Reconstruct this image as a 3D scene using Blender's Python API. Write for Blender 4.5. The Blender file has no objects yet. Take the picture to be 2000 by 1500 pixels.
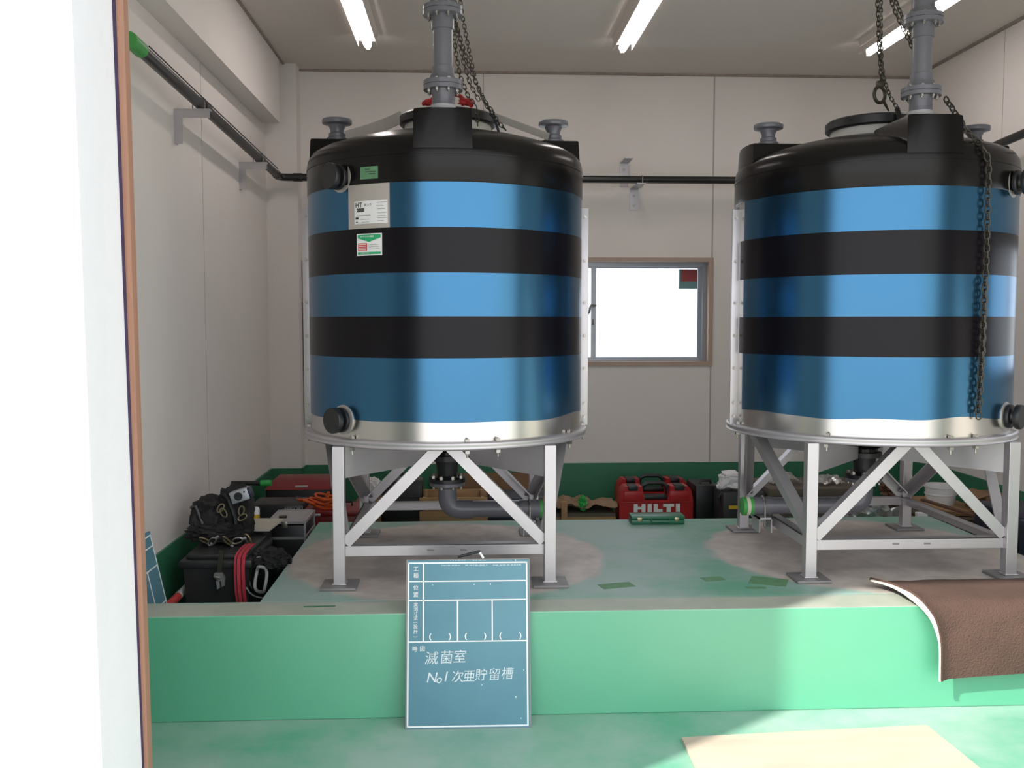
import bpy, bmesh, math, random
from mathutils import Vector, Matrix, noise
R = math.radians
sc = bpy.context.scene
COL = sc.collection
random.seed(4)

# ------------------------------------------------------------------ camera
CAM = Vector((0, 0, 1.47)); FPX = 1850.0; PITCH = R(-3.71); YAW = R(2.74)
cd = bpy.data.cameras.new('camera'); cam = bpy.data.objects.new('camera', cd); COL.objects.link(cam)
cd.sensor_fit = 'HORIZONTAL'; cd.sensor_width = 36.0; cd.lens = 36.0 * FPX / 2000.0
cd.clip_start = 0.05; cd.clip_end = 300
cam.location = CAM; cam.rotation_euler = (R(90) + PITCH, 0, -YAW)
sc.camera = cam
# ------------------------------------------------------------------ sky, sun, exposure
w = bpy.data.worlds.new('World'); sc.world = w; w.use_nodes = True
bg = w.node_tree.nodes['Background']
bg.inputs['Color'].default_value = (0.93, 0.96, 1.0, 1); bg.inputs['Strength'].default_value = 2.0
sd = bpy.data.lights.new('sun', 'SUN'); sun = bpy.data.objects.new('sun', sd); COL.objects.link(sun)
sd.energy = 5.5; sd.color = (1.0, 0.95, 0.86); sd.angle = R(1.2)
EL = R(40); sdir = Vector((0.813 * math.cos(EL), 0.582 * math.cos(EL), -math.sin(EL)))
sun.rotation_euler = sdir.to_track_quat('-Z', 'Y').to_euler(); sun.location = (-4, -4, 6)
vs = sc.view_settings
sc.display_settings.display_device = 'sRGB'
vs.view_transform = 'Standard'; vs.look = 'None'; vs.exposure = 0.30; vs.gamma = 1.0; vs.use_curve_mapping = False
TUBE_POWER = 16.0

# design-time geometry: a pixel of the 2000x1500 frame at depth Y becomes a world point
_fw = Vector((math.sin(YAW) * math.cos(PITCH), math.cos(YAW) * math.cos(PITCH), math.sin(PITCH)))
_rt = Vector((math.cos(YAW), -math.sin(YAW), 0)); _up = _rt.cross(_fw)
def W(px, py, Y):
    d = _fw + _rt * ((px - 1000) / FPX) - _up * ((py - 750) / FPX)
    return CAM + d * (Y / d.y)

# ------------------------------------------------------------------ materials
def srgb(r, g, b):
    f = lambda c: (c / 255) / 12.92 if c / 255 <= 0.04045 else ((c / 255 + 0.055) / 1.055) ** 2.4
    return (f(r), f(g), f(b), 1)
def mat(name, col, rough=0.5, metal=0.0, var=0.0, scale=8.0, bump=0.0, bscale=60.0, stretch=None, spec=None, rvar=0.0):
    m = bpy.data.materials.new(name); m.use_nodes = True
    nt = m.node_tree; b = nt.nodes['Principled BSDF']
    if len(col) == 3: col = tuple(col) + (1,)
    b.inputs['Base Color'].default_value = col; b.inputs['Roughness'].default_value = rough; b.inputs['Metallic'].default_value = metal
    if spec is not None: b.inputs['Specular IOR Level'].default_value = spec
    tc = nt.nodes.new('ShaderNodeTexCoord'); mp = nt.nodes.new('ShaderNodeMapping')
    nt.links.new(tc.outputs['Object'], mp.inputs['Vector'])
    if stretch: mp.inputs['Scale'].default_value = stretch
    n = nt.nodes.new('ShaderNodeTexNoise'); n.inputs['Scale'].default_value = scale; n.inputs['Detail'].default_value = 6
    nt.links.new(mp.outputs[0], n.inputs['Vector'])
    if var > 0:
        mx = nt.nodes.new('ShaderNodeMix'); mx.data_type = 'RGBA'
        mx.inputs['A'].default_value = tuple(max(0, c * (1 - var)) for c in col[:3]) + (1,)
        mx.inputs['B'].default_value = tuple(min(1, c * (1 + var)) for c in col[:3]) + (1,)
        nt.links.new(n.outputs['Fac'], mx.inputs['Factor']); nt.links.new(mx.outputs['Result'], b.inputs['Base Color'])
    if rvar > 0:
        mr = nt.nodes.new('ShaderNodeMapRange'); mr.inputs['To Min'].default_value = max(0.02, rough - rvar); mr.inputs['To Max'].default_value = rough + rvar
        nt.links.new(n.outputs['Fac'], mr.inputs['Value']); nt.links.new(mr.outputs[0], b.inputs['Roughness'])
    if bump > 0:
        n2 = nt.nodes.new('ShaderNodeTexNoise'); n2.inputs['Scale'].default_value = bscale; n2.inputs['Detail'].default_value = 4
        nt.links.new(mp.outputs[0], n2.inputs['Vector'])
        bp = nt.nodes.new('ShaderNodeBump'); bp.inputs['Strength'].default_value = bump; bp.inputs['Distance'].default_value = 0.01
        nt.links.new(n2.outputs['Fac'], bp.inputs['Height']); nt.links.new(bp.outputs[0], b.inputs['Normal'])
    return m
M = {}
M['wall'] = mat('wall_paint', (0.74, 0.685, 0.655), 0.7, 0, 0.04, 3, 0.03, 90)
M['ceiling'] = mat('ceiling_paint', (0.64, 0.585, 0.54), 0.75, 0, 0.03, 2)
M['seam'] = mat('panel_joint', (0.42, 0.39, 0.37), 0.8, 0, 0.1, 20)
M['soil'] = mat('joint_sealant', (0.30, 0.25, 0.22), 0.9, 0, 0.4, 25)
M['exterior'] = mat('exterior_render', (0.72, 0.72, 0.745), 0.8, 0, 0.03, 20, 0.08, 300)
M['green_wall'] = mat('green_paint', (0.085, 0.38, 0.225), 0.45, 0, 0.08, 4, 0.02, 40, None, 1.0)
M['green_wall'].node_tree.nodes['Principled BSDF'].inputs['Coat Weight'].default_value = 0.8
M['green_wall'].node_tree.nodes['Principled BSDF'].inputs['Coat Roughness'].default_value = 0.45
M['green_dado'] = mat('dark_green_paint', (0.035, 0.18, 0.095), 0.5, 0, 0.25, 6)
M['black_pe'] = mat('black_polyethylene', (0.006, 0.005, 0.005), 0.24, 0, 0.2, 5, 0.03, 25, None, 0.25)
M['black_matte'] = mat('black_plastic', (0.012, 0.012, 0.014), 0.4, 0, 0.2, 10)
M['black_rubber'] = mat('black_pipe_plastic', (0.014, 0.013, 0.013), 0.35, 0, 0.2, 10)
M['steel'] = mat('stainless_steel', (0.62, 0.60, 0.58), 0.24, 1, 0.06, 5, 0.015, 18, (1, 1, 0.15), rvar=0.05)
M['blue'] = mat('blue_protective_film', (0.050, 0.158, 0.285), 0.24, 0.92, 0.05, 3, 0.012, 14, (1, 1, 0.2))
M['black_band'] = mat('black_gloss_band', (0.005, 0.004, 0.006), 0.26, 0.0, 0.1, 4, 0.012, 14, (1, 1, 0.2), 0.2)
M['frame_steel'] = mat('satin_steel', (0.52, 0.495, 0.515), 0.40, 0.7, 0.08, 9)
M['plate_steel'] = mat('dull_steel_plate', (0.24, 0.23, 0.23), 0.5, 0.4, 0.15, 14)
M['bolt'] = mat('zinc_bolt', (0.38, 0.36, 0.33), 0.35, 0.9, 0.1, 20)
M['bare'] = mat('bare_steel_patch', (0.50, 0.46, 0.43), 0.5, 0.5, 0.05, 8)
M['pvc'] = mat('grey_pvc', (0.13, 0.13, 0.15), 0.3, 0, 0.08, 9)
M['pvc_light'] = mat('light_grey_pvc', (0.42, 0.41, 0.42), 0.4, 0, 0.06, 9)
M['neck'] = mat('translucent_neck_plastic', (0.52, 0.50, 0.46), 0.5, 0, 0.05, 9)
M['chain'] = mat('dark_oiled_chain', (0.06, 0.052, 0.04), 0.45, 0.6, 0.3, 40)
M['white'] = mat('white_plastic', (0.75, 0.75, 0.75), 0.45, 0, 0.03, 10)
M['strap'] = mat('grey_beige_webbing', (0.36, 0.33, 0.30), 0.8, 0, 0.12, 30, 0.05, 200)
M['red'] = mat('red_plastic', (0.40, 0.012, 0.014), 0.38, 0, 0.12, 10)
M['dark_red'] = mat('dark_red_enamel', (0.20, 0.010, 0.014), 0.35, 0, 0.12, 8)
M['red_strap'] = mat('red_webbing', (0.45, 0.03, 0.05), 0.7, 0, 0.12, 30, 0.05, 200)
M['orange'] = mat('orange_cord', (0.65, 0.10, 0.015), 0.5, 0, 0.15, 20)
M['yellow'] = mat('yellow_label', (0.62, 0.40, 0.02), 0.5, 0, 0.05, 10)
M['green_tape'] = mat('green_tape', (0.05, 0.28, 0.06), 0.5, 0, 0.1, 30)
M['patch_paint'] = mat('touch_up_paint', (0.10, 0.24, 0.12), 0.6, 0, 0.35, 30)
M['green_glove'] = mat('green_rubber', (0.04, 0.42, 0.09), 0.5, 0, 0.2, 20)
M['green_case'] = mat('green_steel_case', (0.015, 0.13, 0.065), 0.35, 0, 0.1, 10)
M['board'] = mat('chalkboard', (0.105, 0.25, 0.32), 0.55, 0, 0.12, 7)
M['chalk'] = mat('chalk_white', (0.82, 0.84, 0.84), 0.8, 0, 0.05, 60)
M['hand'] = mat('handwritten_chalk', (0.62, 0.70, 0.73), 0.9, 0, 0.25, 90)
M['fleece'] = mat('brown_fleece', (0.085, 0.047, 0.036), 0.95, 0, 0.5, 4, 0.7, 140)
M['backing'] = mat('white_backing', (0.75, 0.70, 0.65), 0.8, 0, 0.05, 20)
M['cardboard'] = mat('cardboard', (0.22, 0.125, 0.065), 0.85, 0, 0.12, 12)
M['grey_card'] = mat('grey_brown_cardboard', (0.12, 0.095, 0.075), 0.85, 0, 0.15, 12)
M['wood'] = mat('raw_timber', (0.36, 0.21, 0.10), 0.75, 0, 0.35, 6, 0.05, 40, (1, 6, 6))
M['dark_wood'] = mat('dark_brown_board', (0.12, 0.055, 0.03), 0.7, 0, 0.3, 6, 0.05, 40, (6, 1, 6))
M['edge_wood'] = mat('door_edge_wood', (0.30, 0.155, 0.10), 0.6, 0, 0.25, 14, 0.05, 60, (9, 9, 0.3))
M['gap'] = mat('gap_shadow', (0.035, 0.02, 0.055), 0.8, 0, 0.4, 60)  # dark purple colour standing in for shadow between jamb and wood edge
M['casing'] = mat('tan_window_casing', (0.42, 0.31, 0.25), 0.6, 0, 0.06, 12)
M['alu'] = mat('anodised_aluminium', (0.40, 0.42, 0.46), 0.4, 0.6, 0.05, 12)
M['bin'] = mat('charcoal_bin_plastic', (0.022, 0.022, 0.023), 0.45, 0, 0.12, 14)
M['nylon'] = mat('black_nylon', (0.010, 0.009, 0.010), 0.75, 0, 0.4, 18, 0.3, 120)
M['brass'] = mat('brass_hardware', (0.42, 0.35, 0.22), 0.3, 0.9, 0.2, 30)
M['cream'] = mat('cream_board', (0.52, 0.48, 0.40), 0.8, 0, 0.06, 10)
M['cotton'] = mat('white_cotton', (0.72, 0.69, 0.70), 0.9, 0, 0.08, 25, 0.2, 120)
M['paper'] = mat('brown_kraft_paper', (0.26, 0.17, 0.10), 0.85, 0, 0.3, 6)
M['navy'] = mat('navy_plastic_box', (0.012, 0.014, 0.035), 0.45, 0, 0.1, 8)
M['ink'] = mat('printed_ink', (0.03, 0.03, 0.03), 0.6, 0, 0.05, 10)
M['sticker_red'] = mat('sticker_red', (0.65, 0.06, 0.06), 0.5, 0, 0.05, 10)
M['sticker_green'] = mat('sticker_green', (0.02, 0.35, 0.14), 0.5, 0, 0.05, 10)
M['grey_print'] = mat('pale_grey_print', (0.35, 0.34, 0.34), 0.7, 0, 0.05, 10)
M['apron'] = mat('concrete_apron', (0.50, 0.49, 0.46), 0.9, 0, 0.1, 3)
M['film_red'] = mat('faded_red_decal', (0.30, 0.05, 0.055), 0.6, 0, 0.1, 10)
M['film_teal'] = mat('teal_decal', (0.14, 0.26, 0.28), 0.6, 0, 0.1, 10)

def emis(name, col, s):
    m = bpy.data.materials.new(name); m.use_nodes = True; nt = m.node_tree
    nt.nodes.remove(nt.nodes['Principled BSDF']); e = nt.nodes.new('ShaderNodeEmission')
    e.inputs['Color'].default_value = col; e.inputs['Strength'].default_value = s
    nt.links.new(e.outputs[0], nt.nodes['Material Output'].inputs[0]); return m
M['tube'] = emis('lit_lamp', (1.0, 0.94, 0.90, 1), TUBE_POWER)
def frosted():
    m = bpy.data.materials.new('frosted_glass'); m.use_nodes = True; nt = m.node_tree
    nt.nodes.remove(nt.nodes['Principled BSDF']); out = nt.nodes['Material Output']
    t = nt.nodes.new('ShaderNodeBsdfTranslucent'); t.inputs['Color'].default_value = (0.92, 0.94, 0.96, 1)
    p = nt.nodes.new('ShaderNodeBsdfTransparent'); p.inputs['Color'].default_value = (0.95, 0.97, 0.98, 1)
    g = nt.nodes.new('ShaderNodeBsdfGlossy'); g.inputs['Roughness'].default_value = 0.25
    a = nt.nodes.new('ShaderNodeMixShader'); a.inputs[0].default_value = 0.35; nt.links.new(t.outputs[0], a.inputs[1]); nt.links.new(p.outputs[0], a.inputs[2])
    b = nt.nodes.new('ShaderNodeMixShader'); b.inputs[0].default_value = 0.05; nt.links.new(a.outputs[0], b.inputs[1]); nt.links.new(g.outputs[0], b.inputs[2])
    nt.links.new(b.outputs[0], out.inputs[0]); return m
M['glass'] = frosted()
def clear_film():
    m = bpy.data.materials.new('clear_plastic_film'); m.use_nodes = True; nt = m.node_tree
    nt.nodes.remove(nt.nodes['Principled BSDF']); out = nt.nodes['Material Output']
    p = nt.nodes.new('ShaderNodeBsdfTransparent'); g = nt.nodes.new('ShaderNodeBsdfGlossy'); g.inputs['Roughness'].default_value = 0.15
    d = nt.nodes.new('ShaderNodeBsdfDiffuse'); d.inputs['Color'].default_value = (0.6, 0.6, 0.6, 1)
    n = nt.nodes.new('ShaderNodeTexNoise'); n.inputs['Scale'].default_value = 14
    a = nt.nodes.new('ShaderNodeMixShader'); a.inputs[0].default_value = 0.35; nt.links.new(g.outputs[0], a.inputs[1]); nt.links.new(d.outputs[0], a.inputs[2])
    r = nt.nodes.new('ShaderNodeMapRange'); r.inputs['To Min'].default_value = 0.1; r.inputs['To Max'].default_value = 0.8
    nt.links.new(n.outputs['Fac'], r.inputs['Value'])
    b = nt.nodes.new('ShaderNodeMixShader'); nt.links.new(r.outputs[0], b.inputs[0]); nt.links.new(p.outputs[0], b.inputs[1]); nt.links.new(a.outputs[0], b.inputs[2])
    nt.links.new(b.outputs[0], out.inputs[0]); return m
M['film'] = clear_film()

def worn_green(name, g, gr, lo, hi, circles=(), circ_r=0.78, edge=None):
    """green floor paint worn to grey; bare grout circles around the tank feet; edge = bare strip Y range"""
    m = bpy.data.materials.new(name); m.use_nodes = True; nt = m.node_tree; b = nt.nodes['Principled BSDF']
    b.inputs['Roughness'].default_value = 0.5
    geo = nt.nodes.new('ShaderNodeNewGeometry')
    n = nt.nodes.new('ShaderNodeTexNoise'); n.inputs['Scale'].default_value = 2.2; n.inputs['Detail'].default_value = 9; n.inputs['Roughness'].default_value = 0.62
    nt.links.new(geo.outputs['Position'], n.inputs['Vector'])
    mr = nt.nodes.new('ShaderNodeMapRange'); mr.inputs['From Min'].default_value = lo; mr.inputs['From Max'].default_value = hi
    nt.links.new(n.outputs['Fac'], mr.inputs['Value'])
    fac = mr.outputs[0]
    def mx(a, bb, f):
        x = nt.nodes.new('ShaderNodeMix'); x.data_type = 'RGBA'
        for k, v in (('A', a), ('B', bb)):
            if isinstance(v, tuple): x.inputs[k].default_value = v
            else: nt.links.new(v, x.inputs[k])
        nt.links.new(f, x.inputs['Factor']); return x.outputs['Result']
    col = mx(g, gr, fac)
    n2 = nt.nodes.new('ShaderNodeTexNoise'); n2.inputs['Scale'].default_value = 9; n2.inputs['Detail'].default_value = 8
    nt.links.new(geo.outputs['Position'], n2.inputs['Vector'])
    stone = mx((0.26, 0.225, 0.20, 1), (0.72, 0.65, 0.61, 1), n2.outputs['Fac'])
    for (cx, cy) in circles:
        d = nt.nodes.new('ShaderNodeVectorMath'); d.operation = 'DISTANCE'; d.inputs[1].default_value = (cx, cy, 0.396)
        nt.links.new(geo.outputs['Position'], d.inputs[0])
        ad = nt.nodes.new('ShaderNodeMath'); ad.operation = 'MULTIPLY_ADD'; nt.links.new(n2.outputs['Fac'], ad.inputs[0]); ad.inputs[1].default_value = 0.10
        nt.links.new(d.outputs['Value'], ad.inputs[2])
        s = nt.nodes.new('ShaderNodeMapRange'); s.inputs['From Min'].default_value = circ_r + 0.085; s.inputs['From Max'].default_value = circ_r + 0.045
        nt.links.new(ad.outputs[0], s.inputs['Value'])
        col = mx(col, stone, s.outputs[0])
    if edge:
        sx = nt.nodes.new('ShaderNodeSeparateXYZ'); nt.links.new(geo.outputs['Position'], sx.inputs[0])
        ad = nt.nodes.new('ShaderNodeMath'); ad.operation = 'MULTIPLY_ADD'; nt.links.new(n2.outputs['Fac'], ad.inputs[0]); ad.inputs[1].default_value = 0.04
        nt.links.new(sx.outputs['Y'], ad.inputs[2])
        s = nt.nodes.new('ShaderNodeMapRange'); s.inputs['From Min'].default_value = edge + 0.03; s.inputs['From Max'].default_value = edge
        nt.links.new(ad.outputs[0], s.inputs['Value'])
        stone2 = mx((0.29, 0.35, 0.28, 1), (0.48, 0.49, 0.42, 1), n2.outputs['Fac'])
        col = mx(col, stone2, s.outputs[0])
    nt.links.new(col, b.inputs['Base Color'])
    bp = nt.nodes.new('ShaderNodeBump'); bp.inputs['Strength'].default_value = 0.1; bp.inputs['Distance'].default_value = 0.01
    nt.links.new(n2.outputs['Fac'], bp.inputs['Height']); nt.links.new(bp.outputs[0], b.inputs['Normal'])
    return m
TANK_L = (-0.09, 4.305); TANK_R = (1.858, 4.32); HP = 0.396
M['plinth_top'] = worn_green('worn_green_plinth', (0.11, 0.34, 0.23, 1), (0.29, 0.40, 0.37, 1), 0.34, 0.56, (TANK_L, TANK_R), 0.70, 3.62)
M['floor_green'] = worn_green('worn_green_floor', (0.11, 0.39, 0.255, 1), (0.34, 0.48, 0.42, 1), 0.30, 0.62)
def ply():
    m = mat('weathered_plywood', (0.54, 0.445, 0.36), 0.75, 0, 0.25, 3, 0.04, 40, (1, 4, 4)); return m
M['ply'] = ply()

# ------------------------------------------------------------------ mesh builder
class MB:
    def __init__(s): s.bm = bmesh.new(); s.mi = 0
    def _v(s, cs): return [s.bm.verts.new(c) for c in cs]
    def _f(s, vs):
        try:
            f = s.bm.faces.new(vs); f.material_index = s.mi; return f
        except ValueError: return None
    def box(s, c, size, rot=None, bev=0.0, seg=2):
        hx, hy, hz = size[0] / 2, size[1] / 2, size[2] / 2
        cs = [Vector((x, y, z)) for x in (-hx, hx) for y in (-hy, hy) for z in (-hz, hz)]
        if rot is not None: cs = [rot @ v for v in cs]
        vs = s._v([v + Vector(c) for v in cs])
        fs = [s._f([vs[i] for i in q]) for q in ((0, 1, 3, 2), (4, 6, 7, 5), (0, 4, 5, 1), (2, 3, 7, 6), (0, 2, 6, 4), (1, 5, 7, 3))]
        if bev > 0:
            es = {e for f in fs for e in f.edges}
            r = bmesh.ops.bevel(s.bm, geom=list(es), offset=bev, segments=seg, profile=0.5, affect='EDGES')
            for f in r['faces']: f.material_index = s.mi
        return s
    def bb(s, x0, x1, y0, y1, z0, z1, bev=0.0):
        return s.box(((x0 + x1) / 2, (y0 + y1) / 2, (z0 + z1) / 2), (x1 - x0, y1 - y0, z1 - z0), None, bev)
    def hexa(s, cs):       # eight corners: bottom quad then top quad
        vs = s._v([Vector(c) for c in cs])
        for q in ((3, 2, 1, 0), (4, 5, 6, 7), (0, 1, 5, 4), (1, 2, 6, 5), (2, 3, 7, 6), (3, 0, 4, 7)): s._f([vs[i] for i in q])
        return s
    def bar(s, p0, p1, a, b, ref=(0, 0, 1), bev=0.0):
        p0, p1 = Vector(p0), Vector(p1); z = (p1 - p0); L = z.length; z.normalize()
        x = Vector(ref).cross(z)
        if x.length < 1e-4: x = Vector((1, 0, 0)).cross(z)
        x.normalize(); y = z.cross(x)
        rot = Matrix((x, y, z)).transposed()
        return s.box((p0 + p1) / 2, (a, b, L), rot, bev)
    def cyl(s, p0, p1, r0, r1=None, seg=24):
        r1 = r0 if r1 is None else r1
        return s.lathe([(0, 0), (r0, 0), (r1, (Vector(p1) - Vector(p0)).length), (0, (Vector(p1) - Vector(p0)).length)], p0, Vector(p1) - Vector(p0), seg)
    def lathe(s, prof, o=(0, 0, 0), axis=(0, 0, 1), seg=32):
        q = Vector((0, 0, 1)).rotation_difference(Vector(axis).normalized()) if Vector(axis).normalized().z > -0.9999 else Matrix.Rotation(math.pi, 3, 'X').to_quaternion()
        rings = []
        for r, z in prof:
            if abs(r) < 1e-7: rings.append(s._v([Vector(o) + q @ Vector((0, 0, z))]))
            else: rings.append(s._v([Vector(o) + q @ Vector((r * math.cos(t), r * math.sin(t), z)) for t in [2 * math.pi * k / seg for k in range(seg)]]))
        for A, B in zip(rings, rings[1:]):
            for k in range(seg):
                j = (k + 1) % seg
                if len(A) == 1 and len(B) == 1: break
                if len(A) == 1: s._f([A[0], B[j], B[k]])
                elif len(B) == 1: s._f([A[k], A[j], B[0]])
                else: s._f([A[k], A[j], B[j], B[k]])
        return s
    def tube(s, pts, r, seg=10, closed=False):
        pts = [Vector(p) for p in pts]; n = len(pts); rings = []; up = None
        for i, p in enumerate(pts):
            a = pts[i - 1] if (i > 0 or closed) else p; b = pts[(i + 1) % n] if (i < n - 1 or closed) else p
            t = (b - a).normalized()
            if up is None: up = t.orthogonal().normalized()
            up = (up - t * up.dot(t)).normalized(); sd_ = t.cross(up)
            rr = r[i] if isinstance(r, (list, tuple)) else r
            rings.append(s._v([p + (up * math.cos(2 * math.pi * k / seg) + sd_ * math.sin(2 * math.pi * k / seg)) * rr for k in range(seg)]))
        for i in range(n if closed else n - 1):
            A, B = rings[i], rings[(i + 1) % n]
            for k in range(seg): s._f([A[k], A[(k + 1) % seg], B[(k + 1) % seg], B[k]])
        if not closed: s._f(rings[0][::-1]); s._f(rings[-1])
        return s
    def sheet(s, fn, nu, nv, th):
        """thin solid sheet: fn(u,v)->Vector, u,v in 0..1, thickness th along the normal"""
        P = [[Vector(fn(i / nu, j / nv)) for j in range(nv + 1)] for i in range(nu + 1)]
        def nor(i, j):
            a = P[min(i + 1, nu)][j] - P[max(i - 1, 0)][j]; b = P[i][min(j + 1, nv)] - P[i][max(j - 1, 0)]
            c = a.cross(b); return c.normalized() if c.length > 1e-12 else Vector((0, 0, 1))
        A = [[s.bm.verts.new(P[i][j]) for j in range(nv + 1)] for i in range(nu + 1)]
        B = [[s.bm.verts.new(P[i][j] + nor(i, j) * th) for j in range(nv + 1)] for i in range(nu + 1)]
        for i in range(nu):
            for j in range(nv):
                s._f([A[i][j], A[i][j + 1], A[i + 1][j + 1], A[i + 1][j]]); s._f([B[i][j], B[i + 1][j], B[i + 1][j + 1], B[i][j + 1]])
        for i in range(nu):
            s._f([A[i][0], A[i + 1][0], B[i + 1][0], B[i][0]]); s._f([A[i + 1][nv], A[i][nv], B[i][nv], B[i + 1][nv]])
        for j in range(nv):
            s._f([A[0][j + 1], A[0][j], B[0][j], B[0][j + 1]]); s._f([A[nu][j], A[nu][j + 1], B[nu][j + 1], B[nu][j]])
        return s
    def prism(s, poly, y0, y1):   # polygon in XZ extruded along Y
        a = s._v([(x, y0, z) for x, z in poly]); b = s._v([(x, y1, z) for x, z in poly])
        s._f(a); s._f(b[::-1]); n = len(poly)
        for k in range(n): s._f([a[k], b[k], b[(k + 1) % n], a[(k + 1) % n]])
        return s
    def lump(s, c, rad, seed=0, amp=0.15, freq=4.0, p=0.8, sub=4):
        r = bmesh.ops.create_icosphere(s.bm, subdivisions=sub, radius=1)
        for v in r['verts']:
            d = v.co.normalized()
            q = Vector([math.copysign(abs(k) ** p, k) for k in d])
            q *= 1 + amp * noise.noise(d * freq + Vector((seed * 7.1, seed * 3.3, seed))) + amp * 0.5 * noise.noise(d * freq * 2.7 + Vector((seed, 9, 2)))
            v.co = Vector(c) + Vector((q.x * rad[0], q.y * rad[1], q.z * rad[2]))
        for f in {f for v in r['verts'] for f in v.link_faces}: f.material_index = s.mi
        return s
    def build(s, name, m, parent=None, smooth=True, loc=None, angle=35):
        bm = s.bm
        bmesh.ops.recalc_face_normals(bm, faces=bm.faces[:])
        if loc is not None and parent is None:
            bmesh.ops.translate(bm, verts=bm.verts[:], vec=-Vector(loc))
        if smooth:
            ca = R(angle)
            for f in bm.faces: f.smooth = True
            for e in bm.edges:
                if len(e.link_faces) == 2 and e.calc_face_angle(0) > ca: e.smooth = False
        me = bpy.data.meshes.new(name); bm.to_mesh(me); bm.free()
        for k in (m if isinstance(m, (list, tuple)) else [m]): me.materials.append(M[k] if isinstance(k, str) else k)
        o = bpy.data.objects.new(name, me); COL.objects.link(o)
        if parent is not None: o.parent = parent
        elif loc is not None: o.location = loc
        return o
def tag(o, label, cat, group=None):
    o['label'] = label; o['category'] = cat
    if group: o['group'] = group
    return o
def thing(name, label, cat, loc=(0, 0, 0), rz=0, group=None):
    o = bpy.data.objects.new(name, None); COL.objects.link(o); o.location = loc; o.rotation_euler = (0, 0, rz)
    o.empty_display_size = 0.05
    return tag(o, label, cat, group)
def struct(name, mb, m, parent=None, smooth=False):
    o = mb.build(name, m, parent, smooth)
    if parent is None: o['kind'] = 'structure'
    return o
def text_mesh(body, size, extrude=0.0004, shear=0.0, align='CENTER', bold=0.0):
    cu = bpy.data.curves.new('lettering', 'FONT'); cu.body = body; cu.size = size; cu.extrude = extrude; cu.shear = shear
    cu.align_x = align; cu.align_y = 'CENTER'; cu.offset = bold; cu.resolution_u = 3
    t = bpy.data.objects.new('lettering', cu); COL.objects.link(t)
    bpy.context.view_layer.update()
    me = bpy.data.meshes.new_from_object(t.evaluated_get(bpy.context.evaluated_depsgraph_get()))
    bpy.data.objects.remove(t); bpy.data.curves.remove(cu)
    return me
def text(body, size, parent, m, mtx, extrude=0.0004, shear=0.0, align='CENTER', bold=0.0, name='lettering', warp=None):
    me = text_mesh(body, size, extrude, shear, align, bold); me.name = name
    for v in me.vertices:
        v.co = mtx @ v.co
        if warp: v.co = warp(v.co)
    me.materials.clear(); me.materials.append(M[m])
    o = bpy.data.objects.new(name, me); COL.objects.link(o); o.parent = parent
    return o
def join(objs):
    """merge several lettering meshes into the first"""
    bm = bmesh.new()
    for o in objs: bm.from_mesh(o.data)
    bm.to_mesh(objs[0].data); bm.free()
    for o in objs[1:]:
        me = o.data; bpy.data.objects.remove(o); bpy.data.meshes.remove(me)
    return objs[0]
FRONT = Matrix.Rotation(R(90), 4, 'X')      # lettering in XZ facing -Y

# ================================================================== SETTING
XL, XR, YB, ZC = -1.36, 3.20, 6.75, 3.22
YF0, YF1 = 2.02, 2.25
# floor inside and apron outside
struct('floor', MB().bb(XL - 0.1, XR + 0.1, YF0, YB + 0.1, -0.12, 0.0), 'floor_green')
struct('ground', MB().bb(-14, 16, -16, YF0, -0.12, -0.01), 'apron')
# concrete plinth: front curb wall to wall, the island behind it
b = MB(); b.mi = 0
b.bb(XL, XR, 3.457, 3.633, 0, 0.3958, 0.004); b.bb(-0.80, 2.57, 3.63, 5.09, 0, HP, 0.004)
bmesh.ops.recalc_face_normals(b.bm, faces=b.bm.faces[:])
for f in b.bm.faces: f.material_index = 1 if f.normal.z > 0.6 else 0
pl = struct('trim_1', b, ['green_wall', 'plinth_top'])
for (x, y, sx, sy, a) in ((1.25, 3.82, 0.15, 0.12, -24), (1.03, 3.87, 0.09, 0.06, 12), (0.61, 3.79, 0.14, 0.07, 14), (1.17, 3.73, 0.08, 0.03, -4), (-0.56, 3.56, 0.12, 0.012, 2)):
    MB().box((x, y, HP + 0.0007), (sx, sy, 0.001), Matrix.Rotation(R(a), 3, 'Z')).build('paint_patch', 'green_dado' if sy < 0.02 else 'patch_paint', pl)
# walls
def wall_x(name, x0, x1, hole, m, seams):
    b = MB()
    if hole:
        y0, y1, z0, z1 = hole
        b.bb(x0, x1, YF0, y0, -0.1, ZC + 0.1); b.bb(x0, x1, y1, YB + 0.15, -0.1, ZC + 0.1)
        b.bb(x0, x1, y0, y1, -0.1, z0); b.bb(x0, x1, y0, y1, z1, ZC + 0.1)
    else: b.bb(x0, x1, YF0, YB + 0.15, -0.1, ZC + 0.1)
    b.mi = 1
    for y, xs in seams: b.bb(xs - 0.0012, xs + 0.0012, y - 0.002, y + 0.002, 0.46, ZC)
    return struct(name, b, [m, 'seam'])
wall_x('wall_left', XL - 0.15, XL, None, 'wall', [(5.02, XL), (3.55, XL)])
W2 = (3.55, 4.95, 1.17, 1.92)
wall_x('wall_right', XR, XR + 0.15, W2, 'wall', [(5.6, XR)])
WX0, WX1, WZ0, WZ1 = 0.095, 1.755, 1.168, 1.925
b = MB()
b.bb(XL, WX0, YB, YB + 0.15, -0.1, ZC + 0.1); b.bb(WX1, XR, YB, YB + 0.15, -0.1, ZC + 0.1)
b.bb(WX0, WX1, YB, YB + 0.15, -0.1, WZ0); b.bb(WX0, WX1, YB, YB + 0.15, WZ1, ZC + 0.1)
b.mi = 1
b.bb(0.118, 0.126, YB - 0.0015, YB, WZ1, ZC)
b.bb(1.752, 1.763, YB - 0.0015, YB, 0.46, ZC)
b.mi = 2
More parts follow.
